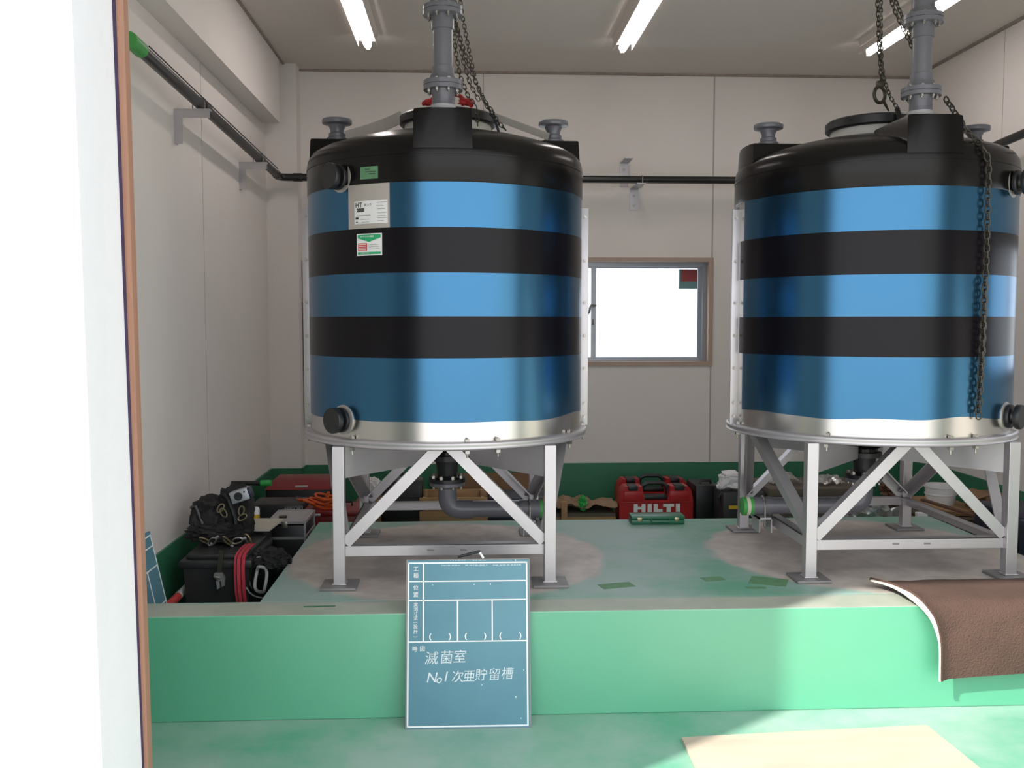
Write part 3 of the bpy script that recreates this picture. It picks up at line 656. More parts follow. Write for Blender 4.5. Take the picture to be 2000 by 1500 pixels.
# riser pipes on the front nozzles --------------------------------------
for (cx, cy), lab in ((TANK_L, 'grey vertical pipe with bolted flanges rising from the front of the left tank'), (TANK_R, 'grey vertical pipe with bolted flanges rising from the front of the right tank')):
    t = thing('riser_pipe', lab, 'pipe', (cx, cy - 0.465, 2.2945), 0, 'grey riser pipes on the tanks')
    MB().lathe([(0, 0), (0.060, 0), (0.060, 0.022), (0.050, 0.026), (0.050, 0.036), (0, 0.036)], (0, 0, 0), (0, 0, 1), 36).build('nozzle_collar', 'pvc_light', t)
    MB().lathe([(0, 0.036), (0.046, 0.036), (0.044, 0.075), (0.052, 0.095), (0, 0.095)], (0, 0, 0), (0, 0, 1), 36).build('nozzle_neck', 'pvc', t)
    for z0, nm in ((0.095, 0), (0.385, 1)):
        fb = []; f1 = MB(); flange(f1, (0, 0, z0), (0, 0, 1), 0.02, 0.078, 0.0165, 8, fb); f1.lathe([(0.02, 0.0185), (0.078, 0.0185), (0.078, 0.035), (0.058, 0.037), (0.05, 0.06), (0.02, 0.06)], (0, 0, z0), (0, 0, 1), 40)
        f1.lathe([(0.02, 0.0165), (0.072, 0.0165), (0.072, 0.0185), (0.02, 0.0185)], (0, 0, z0), (0, 0, 1), 40)
        fo = f1.build('flange_pair', 'pvc', t); [q.build('flange_bolt', 'bolt', fo) for q in fb]
    MB().lathe([(0.02, 0.15), (0.0445, 0.15), (0.0445, 0.185), (0.0385, 0.187), (0.0385, 0.33), (0.0445, 0.332), (0.0445, 0.385), (0.02, 0.385)], (0, 0, 0), (0, 0, 1), 36).build('pipe_spool', 'pvc', t)
    MB().lathe([(0.02, 0.44), (0.0445, 0.44), (0.0445, 0.50), (0.0385, 0.502), (0.0385, ZC - 2.2955), (0.02, ZC - 2.2955)], (0, 0, 0), (0, 0, 1), 36).build('upper_pipe', 'pvc', t)

# drain pipes under the tanks --------------------------------------------
for (cx, cy), s, lab in ((TANK_L, 1, 'grey drain pipe with an elbow under the left tank running right'), (TANK_R, -1, 'grey drain pipe under the right tank running left to a green taped end')):
    t = thing('drain_pipe', lab, 'pipe', (cx, cy, HP), 0, 'grey drain pipes under the tanks')
    L = 0.47 if s > 0 else 0.575
    z = lambda v: v - HP
    MB().lathe([(0, 0), (0.078, 0), (0.08, -0.004), (0.08, -0.016), (0.05, -0.02), (0.045, -0.03), (0, -0.03)], (0, 0, z(0.7445)), (0, 0, 1), 36).build('pipe_flange', 'pvc', t)
    MB().tube(pts_corner([(0, 0, z(0.72)), (0, 0, z(0.615)), (s * 0.115, 0, z(0.615))], 0.065), 0.043, 20).build('elbow', 'pvc', t)
    MB().cyl((s * 0.11, 0, z(0.615)), (s * (L - 0.06), 0, z(0.615)), 0.0375, None, 28).build('pipe_run', 'pvc', t)
    MB().cyl((s * (L - 0.14), 0, z(0.615)), (s * (L - 0.035), 0, z(0.615)), 0.042, None, 28).build('socket', 'pvc', t)
    MB().lathe([(0, -0.012), (0.0425, -0.012), (0.0425, 0.036), (0.039, 0.038), (0, 0.036)], (s * (L - 0.035), 0, z(0.615)), (s, 0, 0), 28).build('green_end', 'green_tape', t)
    MB().lathe([(0.03, 0.004), (0.0435, 0.004), (0.0435, 0.020), (0.03, 0.020)], (s * (L - 0.035), 0, z(0.615)), (s, 0, 0), 28).build('tape_ring', 'cream', t)
    m = MB(); xb = s * (L - 0.095); ubolt(m, (xb, 0, z(0.615)), 'x', 0.045, 0.004, 0.01)
    for dy in (-0.045, 0.045): m.cyl((xb, dy, z(0.53)), (xb, dy, z(0.615)), 0.004, None, 8)
    m.build('u_bolt', 'bolt', t)
    m = MB(); m.bb(xb - 0.03, xb + 0.03, -0.055, 0.055, z(0.562), z(0.57)); m.bb(xb - 0.03, xb - 0.026, -0.055, 0.055, z(0.50), z(0.57)); m.bb(xb + 0.026, xb + 0.03, -0.055, 0.055, z(0.50), z(0.57))
    m.bar((xb, 0.05, z(0.516)), (s * 0.404, 0.474, z(0.516)), 0.006, 0.03, (0, 0, 1)); m.build('pipe_support', 'frame_steel', t, False)

# ================================================================== SLINGS, ROPES, CHAINS
def chain_mesh(path, L=0.024, wdt=0.0072, r=0.0023):
    pts = [Vector(p) for p in path]; m = MB(); step = L * 0.72
    seg = []; 
    for a, b_ in zip(pts, pts[1:]): seg.append((a, b_, (b_ - a).length))
    tot = sum(s[2] for s in seg); n = int(tot / step)
    def at(d):
        for a, b_, l in seg:
            if d <= l: return a.lerp(b_, d / l if l else 0), (b_ - a).normalized()
            d -= l
        return seg[-1][1], (seg[-1][1] - seg[-1][0]).normalized()
    for k in range(n):
        c, t = at((k + 0.5) * step); s1 = t.orthogonal().normalized(); s2 = t.cross(s1)
        u = (s1 + s2).normalized() if k % 2 else (s1 - s2).normalized()
        ring = []
        for q in range(10):
            a = 2 * math.pi * q / 10; ca, sa = math.cos(a), math.sin(a)
            ring.append(c + t * (sa * wdt * 0.9 + math.copysign(L / 2 - wdt * 0.9, sa) * (1 if abs(sa) > 1e-6 else 0)) + u * ca * wdt)
        m.tube(ring, r, 5, True)
    return m
def px_path(lst, Y0, Y1):
    n = len(lst) - 1
    return [W(x, y, Y0 + (Y1 - Y0) * k / max(n, 1)) for k, (x, y) in enumerate(lst)]
CH = 'chains hanging above the tanks'
def chain(path, lab, grp=CH, **kw):
    o = chain_mesh(path, **kw).build('hoist_chain', 'chain', None, True, path[-1]); return tag(o, lab, 'chain', grp)
chain(px_path([(886, -6), (887, 60), (890, 100), (898, 147), (915, 190), (931, 208)], 4.08, 4.11), 'thin dark chain over the left tank, nearest its grey riser pipe')
chain(px_path([(887, -6), (889, 43), (905, 120), (919, 166), (938, 201)], 4.13, 4.15), 'dark chain over the left tank, second from its grey riser pipe', L=0.028)
chain(px_path([(888, -6), (891, 49), (912, 118), (936, 177), (953, 211), (964, 222), (974, 240), (990, 256)], 4.22, 4.07), 'third chain from the grey riser pipe over the left tank, touching the black top', L=0.028)
chain(px_path([(898, -6), (902, 26), (917, 104), (929, 159), (946, 197), (962, 218)], 4.28, 4.28), 'dark chain over the left tank, furthest right of the four strands')
o = chain_mesh(px_path([(931, 209), (932, 228), (933, 246)], 4.09, 4.06)).build('hoist_chain', 'chain', None, True, W(933, 246, 4.06)); tag(o, 'short chain end dangling beside the manhole of the left tank', 'chain', CH)
# red knotted rope on the left manhole lid
t = thing('red_rope', 'red rope knotted over the manhole lid of the left tank', 'rope', (-0.08, 4.3, 2.39))
m = MB(); P = [Vector(p) - Vector((-0.08, 4.3, 2.39)) for p in [W(826, 203, 4.18), W(838, 200, 4.16), W(846, 192, 4.17), W(866, 186, 4.22), W(884, 184, 4.22), W(898, 187, 4.17), W(910, 199, 4.15), W(922, 207, 4.13)]]
m.tube(P, 0.009, 8); m.build('rope_strand', 'red', t)
MB().lump(P[1], (0.022, 0.014, 0.012), 3, 0.4, 3).build('knot', 'red', t); MB().lump(P[6], (0.03, 0.016, 0.014), 5, 0.4, 3).build('knot', 'red', t)
# flat webbing slings from the lid to the side nozzles
def ribbon(p0, p1, wdt, th, twist, sag=0.0):
    p0, p1 = Vector(p0), Vector(p1)
    def fn(u, v):
        c = p0.lerp(p1, u); c.z -= sag * 4 * u * (1 - u)
        d = (p1 - p0).normalized(); n = Vector((0, 0, 1)) - d * d.z; n.normalize(); s = d.cross(n)
        k = twist
        return c + (n * math.cos(k) + s * math.sin(k)) * (v - 0.5) * wdt
    return MB().sheet(fn, 24, 2, th)
o = ribbon(W(786, 227, 4.27), W(676, 266, 4.25), 0.055, 0.004, 0.3, 0.008).build('lifting_sling', 'strap', None, True, W(676, 275, 4.25)); tag(o, 'flat grey webbing sling from the left tank lid down to its left nozzle', 'strap', 'webbing slings on the left tank')
o = ribbon(W(962, 226, 4.28), W(1072, 267, 4.25), 0.032, 0.004, 0.5, 0.0).build('lifting_sling', 'strap', None, True, W(1072, 275, 4.25)); tag(o, 'flat pale webbing sling from the left tank lid down to its right nozzle', 'strap', 'webbing slings on the left tank')
# blue rope tail on the right of the lid
o = MB().tube([W(958, 222, 4.15), W(966, 232, 4.12), W(971, 247, 4.08), W(974, 258, 4.045)], 0.006, 8).build('rope_tail', 'navy', None, True, W(974, 258, 4.045)); tag(o, 'dark blue rope tail hanging at the manhole edge of the left tank', 'rope')
# right tank chains, hook
chain(px_path([(1714, -6), (1716, 30), (1717, 75), (1719, 112), (1722, 150), (1724, 168)], 4.30, 4.30), 'doubled chain left of the right riser pipe, carrying the ring hook', L=0.03, wdt=0.010, r=0.0032)
chain(px_path([(1721, -6), (1721, 60), (1722, 120), (1727, 155), (1738, 188), (1752, 210), (1757, 218)], 4.33, 4.27), 'thin dark chain hanging beside the ring hook down to the lid of the right tank')
chain(px_path([(1738, -6), (1748, 22), (1760, 48), (1772, 72), (1784, 98), (1793, 118)], 4.2, 4.2), 'dark chain crossing the tube light behind the right riser pipe, left strand', L=0.028)
chain(px_path([(1746, -6), (1757, 20), (1768, 45), (1780, 78), (1790, 104), (1800, 130), (1812, 158), (1824, 178)], 4.22, 4.08), 'dark chain crossing the tube light behind the right riser pipe, right strand', L=0.028)
t = thing('ring_hook', 'dark steel ring hook hanging from the chain left of the right riser pipe', 'hook', tuple(W(1718, 185, 4.30)))
m = MB(); m.tube([(math.sin(a) * 0.030, math.sin(a) * 0.012, math.cos(a) * 0.036) for a in [2 * math.pi * k / 20 for k in range(20)]], 0.008, 8, True); m.build('ring', 'chain', t)
MB().bb(-0.016, 0.018, -0.01, 0.01, 0.034, 0.062, 0.004).build('shackle', 'chain', t)
MB().tube([(0.018, 0.004, -0.024), (0.036, 0.008, -0.05), (0.05, 0.012, -0.07)], [0.008, 0.006, 0.003], 8).build('latch_tail', 'chain', t)
pth = [W(1846, 192, 3.84), W(1860, 212, 3.80), W(1874, 234, 3.76), W(1890, 258, 3.75)]
def on_tank(px, py, r=0.626):
    d = W(px, py, 1.0) - CAM; A_ = d.x * d.x + d.y * d.y; cx_, cy_ = TANK_R
    B_ = -2 * (d.x * cx_ + d.y * cy_); C_ = cx_ * cx_ + cy_ * cy_ - r * r
    k = (-B_ - math.sqrt(max(0, B_ * B_ - 4 * A_ * C_))) / (2 * A_); return CAM + d * k
pth2 = [on_tank(1905, 272, 0.575), on_tank(1918, 288, 0.615), on_tank(1927, 302), on_tank(1931, 318), on_tank(1929, 420), on_tank(1923, 600), on_tank(1917, 720), on_tank(1911, 824)]
chain(pth + pth2, 'long chain draped over the right tank and hanging down its front', CH, L=0.036, wdt=0.0115, r=0.0032)
pth3 = [on_tank(1924, 545, 0.63), on_tank(1919, 650, 0.63), on_tank(1914, 740, 0.63), on_tank(1909, 815, 0.63)]
chain(pth3, 'shorter chain tail hanging beside the long chain on the front of the right tank', CH, L=0.034, wdt=0.0105, r=0.003)
o = MB().tube([W(1752, 212, 4.1), W(1756, 226, 4.09), W(1760, 244, 4.06)], 0.011, 8).build('rope_tail', 'nylon', None, True, W(1760, 244, 4.06)); tag(o, 'dark rope tail lying over the lid edge of the right tank', 'rope')

# ================================================================== FRONT: chalkboard, rug, plywood
t = thing('chalkboard', 'green construction chalkboard with white grid and chalk writing, leaning on the front curb', 'chalkboard', (0.0015, 3.352, 0.0))
t.rotation_euler = (R(-11.0), 0, R(-0.6))
SU, SV = 4.646e-4, 4.45e-4
U = lambda x: (x - 582) * SU
V = lambda y: (1440 - y) * SV
MB().bb(U(97), U(1070), 0, 0.012, V(1440), V(83), 0.003).build('board_panel', 'board', t)
m = MB()
for (x0, y0, x1, y1) in ((92, 80, 100, 1443), (1066, 80, 1074, 1443), (92, 78, 1074, 84), (92, 1437, 1074, 1444)): m.bb(U(x0), U(x1), -0.001, 0.0135, V(y1), V(y0))
m.build('board_rim', 'plate_steel', t, False)
m = MB()
def line(x0, y0, x1, y1): m.bb(U(x0), U(x1), -0.0009, -0.0001, V(y1), V(y0))
for x in (109, 1049): line(x - 6, 102, x + 6, 1426)
for y in (108, 1420): line(104, y - 6, 1054, y + 6)
for y in (258, 412, 746): line(109, y - 5, 1049, y + 5)
line(223, 108, 234, 746); line(493, 412, 504, 746); line(768, 412, 778, 746)
m.build('grid_lines', 'chalk', t, False)
def bt(body, x, y, size, mm='chalk', shear=0.0, bold=0.0, al='CENTER', sx=1.0):
    mt = Matrix.Translation(Vector((U(x), -0.0008, V(y)))) @ FRONT @ Matrix.Diagonal((sx, 1, 1, 1))
    return text(body, size, t, mm, mt, 0.0003, shear, al, bold)
pr = [bt(c, 168, y, 0.0205) for c, y in (('工', 158), ('種', 212), ('位', 312), ('置', 368))]
pr += [bt(c, 168, 449 + 36.5 * k, 0.0175) for k, c in enumerate('実測寸法')]
for k, c in enumerate('(設計)'):
    mt = Matrix.Translation(Vector((U(168), -0.0008, V(590 + (0, 36, 76, 116)[k])))) @ FRONT
    if c in '()': mt = mt @ Matrix.Rotation(R(-90), 4, 'Z')
    pr.append(text(c, 0.0175, t, 'chalk', mt, 0.0003, 0, 'CENTER', 0.0))
pr += [bt('略', 163, 805, 0.0205), bt('図', 222, 805, 0.0205)]
pr += [bt(c, x, 703, 0.026, bold=0.0008) for x, c in ((282, '('), (440, ')'), (562, '('), (718, ')'), (836, '('), (996, ')'))]
po = join(pr); po.name = 'printed_headings'
hw = [bt(c, x, y, 0.050, 'hand', 0.12, 0.0) for c, x, y in (('滅', 290, 884), ('菌', 408, 880), ('室', 512, 874))]
hw += [bt(c, x, y, s, 'hand', 0.22, 0.0002) for c, x, y, s in (('N', 292, 1036, 0.050), ('o', 350, 1048, 0.042), ('1', 402, 1030, 0.050))]
hw += [bt(c, x, y, 0.046, 'hand', 0.10, 0.0) for c, x, y in (('次', 497, 1034), ('亜', 588, 1030), ('貯', 682, 1022), ('留', 786, 1020), ('槽', 888, 1014))]
ho = join(hw); ho.name = 'chalk_writing'
m = MB()
for (x, y, s) in ((955, 1196, 5), (995, 1364, 3), (1020, 982, 3), (690, 1096, 3), (960, 90, 4), (300, 287, 3), (630, 287, 3), (760, 285, 4)): m.bb(U(x - s), U(x + s), -0.0008, -0.0001, V(y + s * 1.6), V(y - s * 1.6))
for (x0, x1, y) in ((370, 520, 129), (560, 735, 129), (780, 1005, 130), (440, 560, 86), (620, 730, 88)):
    x = x0
    while x < x1: d = random.uniform(6, 26); m.bb(U(x), U(min(x + d, x1)), -0.0008, -0.0001, V(y + 2.5), V(y - 2.5)); x += d + random.uniform(3, 12)
m.build('chalk_smudges', 'hand', t, False)
# pointer stick and chalk resting on the board's top edge
zt = V(83) * math.cos(R(11)); yt = 3.352 + V(83) * math.sin(R(11))
o = MB().tube([(-0.035, yt + 0.010, zt + 0.008), (0.0, yt + 0.008, zt + 0.017), (0.048, yt + 0.004, zt + 0.030)], [0.004, 0.0055, 0.005], 8).build('marker_stick', 'black_matte', None, True, (-0.035, yt + 0.01, zt)); tag(o, 'thin dark stick lying slanted on top of the large chalkboard', 'stick')
o = MB().tube([(0.046, yt + 0.004, zt + 0.026), (0.060, yt + 0.002, zt + 0.004)], 0.0045, 8).build('chalk_stick', 'chalk', None, True, (0.060, yt + 0.002, zt)); tag(o, 'short white chalk propped on top of the large chalkboard', 'chalk')

# brown fleece rug draped over the curb
RX0, RX1 = 1.690, 2.80
PR = [(3.715, HP + 0.012), (3.66, HP + 0.013), (3.58, HP + 0.014), (3.51, HP + 0.014), (3.465, HP + 0.006), (3.438, HP - 0.028), (3.428, HP - 0.09), (3.422, 0.24), (3.415, 0.13)]
def cat(P, s):
    n = len(P) - 1; k = min(int(s * n), n - 1); f = s * n - k
    g = lambda i: Vector(P[max(0, min(n, i))])
    a, b_, c, d = g(k - 1), g(k), g(k + 1), g(k + 2)
    return 0.5 * ((2 * b_) + (c - a) * f + (2 * a - 5 * b_ + 4 * c - d) * f * f + (3 * b_ - a - 3 * c + d) * f ** 3)
def rugf(u, v):
    y, zz = cat(PR, v)
    x = RX0 + (RX1 - RX0) * u
    sm = lambda t: max(0, min(1, t)) ** 2 * (3 - 2 * max(0, min(1, t)))
    x += (1 - u) * (0.075 * sm((v - 0.25) / 0.6) - 0.06 * sm((0.28 - v) / 0.28))
    zz += 0.05 * u * sm((v - 0.55) / 0.45)
    y += 0.03 * u * sm((0.3 - v) / 0.3)
    e = 0.007 * noise.noise(Vector((x * 5, v * 5, 1))) + 0.006 * noise.noise(Vector((x * 2.2, v * 2, 7)))
    curl = max(0.0, 1 - u / 0.06) ** 2
    w_ = sm((v - 0.35) / 0.25)
    y -= w_ * (abs(e) + 0.026 * curl); zz += (1 - w_) * (abs(e) + 0.020 * curl)
    return Vector((x, y, zz))
t = thing('fleece_rug', 'brown fleece rug with white backing draped over the right end of the front curb', 'rug', (2.0, 3.45, HP))
lo = Vector((2.0, 3.45, HP))
MB().sheet(lambda u, v: rugf(u, v) - lo, 60, 60, -0.012).build('pile_layer', 'fleece', t)
def edgef(u, v):      # folded edge showing the backing, widest where the rug bends
    p = rugf(0.0, 0.04 + 0.96 * v) - lo; wd = 0.004 + 0.020 * math.sin(math.pi * min(1, v * 1.15)) ** 2
    return p + Vector((-wd * (1 - u) + 0.004 * u, 0.0, 0.0)) + Vector((0, -0.004 - 0.004 * math.sin(math.pi * u), 0.004 * (1 - v)))
MB().sheet(edgef, 5, 50, 0.007).build('backing_edge', 'backing', t)['label'] = 'white backing along the turned edge'
# plywood sheet on the floor
o = MB().hexa([(0.752, 3.217, 0.001), (0.74, 2.0 + 0.35, 0.001), (1.70, 2.0 + 0.40, 0.001), (1.664, 3.276, 0.001), (0.752, 3.217, 0.013), (0.74, 2.35, 0.013), (1.70, 2.40, 0.013), (1.664, 3.276, 0.013)]).build('plywood_sheet', 'ply', None, False, (1.2, 2.8, 0.0)); tag(o, 'weathered plywood sheet lying flat on the green floor in front of the curb', 'board')

# ================================================================== LEFT CHANNEL: tools
# storage bin
t = thing('storage_bin', 'dark grey plastic bin with a lid, standing in the channel left of the plinth', 'bin', (-1.10, 4.36, 0))
m = MB(); m.hexa([(-0.125, -0.19, 0), (0.125, -0.19, 0), (0.125, 0.19, 0), (-0.125, 0.19, 0), (-0.142, -0.21, 0.40), (0.142, -0.21, 0.40), (0.142, 0.21, 0.40), (-0.142, 0.21, 0.40)]); m.build('bin_body', 'bin', t)
m = MB(); m.bb(-0.158, 0.158, -0.228, 0.228, 0.398, 0.432, 0.008); m.bb(-0.135, 0.135, -0.20, 0.20, 0.43, 0.455, 0.010)
for x in (-0.06, 0.04): m.bb(x, x + 0.045, -0.19, 0.19, 0.454, 0.459, 0.002)
m.build('lid', 'bin', t)
# tool bag
t = thing('tool_bag', 'bulging black tool bag with pouches piled on the lid of the dark grey bin', 'bag', (-1.12, 4.44, 0.459))
MB().lump((-0.075, 0.0, 0.103), (0.085, 0.10, 0.095), 2, 0.25, 3, 0.7).build('bag_body', 'nylon', t)
MB().lump((0.030, 0.03, 0.128), (0.078, 0.10, 0.118), 6, 0.3, 3, 0.7).build('bag_pouch', 'nylon', t)
MB().lump((-0.02, -0.10, 0.052), (0.125, 0.05, 0.042), 9, 0.5, 5, 0.9).build('tool_pouch', 'nylon', t)
for pa in ([(-0.15, -0.05, 0.16), (-0.12, -0.085, 0.17), (-0.09, -0.10, 0.10), (-0.08, -0.11, 0.03)], [(0.0, -0.06, 0.22), (0.03, -0.09, 0.2), (0.06, -0.1, 0.12), (0.07, -0.11, 0.04)]):
    MB().tube(pa, 0.009, 6).build('strap', 'black_matte', t)
for (x, y, z_, a) in ((-0.005, -0.10, 0.165, 0.6), (0.01, -0.108, 0.145, -0.5), (0.085, -0.085, 0.15, 0.2), (0.09, -0.09, 0.12, 1.0)):
    m = MB(); rt = Matrix.Rotation(a, 3, 'Y'); m.tube([Vector((x, y, z_)) + rt @ Vector((0.012 * math.cos(q), 0, 0.022 * math.sin(q))) for q in [2 * math.pi * k / 14 for k in range(14)]], 0.0035, 6, True); m.build('buckle', 'brass', t)
# metal carabiners and hooks heaped along the front of the bag: each a thing
spots = [(-1.185, 4.285, 0.474, 0.3, 'snap hook at the left end of the heap before the black tool bag'), (-1.15, 4.27, 0.474, -0.4, 'bright snap hook second from the left in the heap before the black tool bag'), (-1.085, 4.275, 0.474, 0.5, 'snap hook in the middle of the heap before the black tool bag'), (-1.04, 4.28, 0.474, -0.2, 'snap hook right of the middle in the heap before the black tool bag'), (-1.00, 4.31, 0.474, 0.7, 'snap hook at the right end of the heap, above the red strap')]
for x, y, z_, a, lab in spots:
    t = thing('snap_hook', 'metal ' + lab, 'hook', (x, y, z_), a, 'snap hooks before the tool bag')
    tl = Matrix.Rotation(a * 1.7, 3, 'Y') @ Matrix.Rotation(0.5 + a, 3, 'X')
    MB().tube([tl @ Vector((0.026 * math.cos(q), 0.004, 0.013 * math.sin(q))) + Vector((0, 0, 0.010)) for q in [2 * math.pi * k / 16 for k in range(16)]], 0.0045, 6, True).build('hook_body', 'brass' if a > 0 else 'bolt', t)
    MB().cyl(tl @ Vector((0.026, 0.004, 0)) + Vector((0, 0, 0.010)), tl @ Vector((0.044, 0.004, 0)) + Vector((0, 0, 0.010)), 0.006, None, 10).build('swivel', 'frame_steel', t)
# grey faced gauge box lying on the bag
t = thing('gauge_box', 'small grey box with a round dial lying tilted on top of the black tool bag', 'box', tuple(W(470, 967, 4.37)))
rt = Matrix.Rotation(R(-18), 3, 'Y'); m = MB().box((0, 0, 0), (0.085, 0.05, 0.055), rt, 0.004); m.build('housing', 'alu', t)
MB().cyl(rt @ Vector((-0.005, -0.025, 0)), rt @ Vector((-0.005, -0.029, 0)), 0.019, None, 24).build('dial', 'black_matte', t); MB().cyl(rt @ Vector((0.027, -0.025, 0.012)), rt @ Vector((0.027, -0.028, 0.012)), 0.004).build('knob', 'black_matte', t)
MB().box(rt @ Vector((0.048, 0, 0.0)), (0.012, 0.05, 0.05), rt, 0.002).build('side_cap', 'navy', t)
# adjustable wrench hanging on the bin front
t = thing('adjustable_wrench', 'steel adjustable wrench hanging head down on the front of the dark grey bin', 'wrench', (-1.078, 4.112, 0.375))
MB().hexa([(-0.010, -0.006, 0.0), (0.010, -0.006, 0.0), (0.010, 0.004, 0.0), (-0.010, 0.004, 0.0), (0.004, -0.006, 0.11), (0.024, -0.006, 0.11), (0.024, 0.004, 0.11), (0.004, 0.004, 0.11)]).build('handle', 'chain', t)
MB().prism([(-0.016, 0.012), (0.014, 0.012), (0.026, -0.012), (0.024, -0.045), (0.012, -0.052), (0.010, -0.026), (-0.004, -0.024), (-0.022, -0.005)], -0.010, 0.006).build('fixed_jaw', 'plate_steel', t)
MB().prism([(-0.012, -0.024), (0.002, -0.028), (0.004, -0.056), (-0.008, -0.062)], -0.008, 0.004).build('moving_jaw', 'frame_steel', t)
MB().cyl((-0.012, -0.012, -0.006), (0.008, -0.012, -0.010), 0.007, None, 12).build('adjuster', 'bolt', t)
# red strap
def strapf(u, v):
    pr_ = [(4.26, 0.474), (4.20, 0.470), (4.125, 0.455), (4.112, 0.40), (4.106, 0.30), (4.11, 0.24), (4.105, 0.20), (4.112, 0.11), (4.12, 0.06)]
    s = u * (len(pr_) - 1); k = min(int(s), len(pr_) - 2); f = s - k
    return Vector((-0.975 - 0.012 * u * u - 0.014 * math.sin(u * 5) + 0.046 * (v - 0.5), pr_[k][0] * (1 - f) + pr_[k + 1][0] * f - 0.003 * math.sin(v * 9), pr_[k][1] * (1 - f) + pr_[k + 1][1] * f))
t = thing('red_strap', 'red striped webbing strap hanging over the front right edge of the dark grey bin', 'strap', (-0.98, 4.11, 0.4))
o_ = Vector((-0.98, 4.11, 0.4))
MB().sheet(lambda u, v: strapf(u, v) - o_, 30, 4, 0.003).build('webbing', 'red_strap', t)
for v0 in (0.22, 0.62): MB().sheet(lambda u, v: strapf(u, v0 + 0.06 * v) - o_ + Vector((0, -0.0042, 0.002)), 30, 1, 0.001).build('dark_stripe', 'nylon', t)
# hose loops
t = thing('hose_coil', 'black hose and strap loops hanging at the right corner of the dark grey bin', 'hose', (-0.905, 4.16, 0.4))
def loop(cx, cz, rx, rz_, y, r, m, a0=0, a1=360):
    full = a1 - a0 >= 360; n = 28
    m.tube([(cx + rx * math.cos(R(a0 + (a1 - a0) * k / n)), y + 0.02 * math.sin(3 * R(a0 + (a1 - a0) * k / n)), cz + rz_ * math.sin(R(a0 + (a1 - a0) * k / n))) for k in range(n if full else n + 1)], r, 8, full)
for (cx_, cz_, rx_, rz2, y_, mm_) in ((0.018, -0.055, 0.092, 0.10, 0.015, 'pvc_light'), (0.0, -0.055, 0.024, 0.062, -0.02, 'pvc_light'), (0.018, -0.052, 0.080, 0.088, 0.03, 'black_matte'), (0.06, 0.0, 0.055, 0.04, 0.06, 'black_matte')):
    m = MB(); loop(cx_, cz_, rx_, rz2, y_, 0.0035 if mm_ == 'pvc_light' and rx_ > 0.05 else 0.007, m); m.build('hose_loop', mm_, t)
MB().lump((0.03, 0.03, 0.025), (0.075, 0.05, 0.045), 12, 0.4, 4, 0.9).build('hose_wrap', 'nylon', t)
# cream board
o = MB().box((-1.02, 4.66, 0.478), (0.17, 0.26, 0.008), Matrix.Rotation(R(-4), 3, 'Z')).build('cream_panel', 'cream', None, False, (-1.02, 4.66, 0.4735)); tag(o, 'cream coloured board lying behind the dark grey bin, beside the aluminium case', 'board')
t = thing('plastic_crate', 'black crate under the cream board behind the dark grey bin', 'crate', (-1.10, 4.73, 0))
MB().bb(-0.13, 0.10, -0.13, 0.12, 0.0, 0.47, 0.008).build('crate_body', 'black_matte', t); MB().bb(-0.135, 0.105, -0.132, 0.125, 0.44, 0.472, 0.005).build('rim', 'black_matte', t)
# spray can
t = thing('spray_can', 'white and orange can standing on the black crate beside the aluminium case', 'can', (-1.075, 4.82, 0.4722))
MB().lathe([(0, 0), (0.020, 0), (0.021, 0.003), (0.021, 0.026), (0, 0.026)], (0, 0, 0), (0, 0, 1), 20).build('can_base', 'yellow', t); MB().lathe([(0, 0.026), (0.021, 0.026), (0.021, 0.052), (0.015, 0.062), (0.0, 0.064)], (0, 0, 0), (0, 0, 1), 20).build('can_top', 'white', t)
# aluminium case
t = thing('aluminium_case', 'black case with silver aluminium edges standing in the channel beside the plinth', 'case', (-0.925, 5.02, 0))
MB().bb(-0.105, 0.085, -0.14, 0.16, 0.03, 0.425, 0.003).build('case_body', 'black_matte', t)
m = MB()
for x in (-0.107, 0.082):
    for y in (-0.142, 0.157): m.bb(x, x + 0.010, y, y + 0.010, 0.0, 0.445)
for z_ in (0.352, 0.433):
    m.bb(-0.107, 0.092, -0.143, -0.130, z_, z_ + 0.014); m.bb(-0.107, 0.092, 0.155, 0.168, z_, z_ + 0.014); m.bb(-0.108, -0.095, -0.142, 0.167, z_, z_ + 0.014); m.bb(0.080, 0.093, -0.142, 0.167, z_, z_ + 0.014)
m.build('edge_trim', 'frame_steel', t, False)
MB().bb(-0.095, 0.080, -0.130, 0.155, 0.431, 0.443).build('lid_panel', 'grey_print', t); MB().cyl((-0.045, -0.03, 0.443), (-0.045, -0.03, 0.453), 0.022, None, 16).build('handle_knob', 'chain', t)
m = MB(); m.bb(-0.03, 0.0, -0.150, -0.142, 0.415, 0.447, 0.002); m.build('latch', 'bolt', t)
# black cordless tool case with white lettering, behind
t = thing('tool_case', 'black tool case with white lettering standing behind the aluminium case', 'case', (-1.08, 5.55, 0))
MB().bb(-0.16, 0.14, -0.12, 0.12, 0.0, 0.43, 0.012).build('case_body', 'black_matte', t)
MB().bb(-0.16, 0.14, -0.126, -0.11, 0.30, 0.31, 0.002).build('seam_rib', 'bin', t)
text('HiKOKI', 0.032, t, 'grey_print', Matrix.Translation(Vector((0.085, -0.1212, 0.405))) @ FRONT, 0.0005, 0.15, 'CENTER', 0.0006)
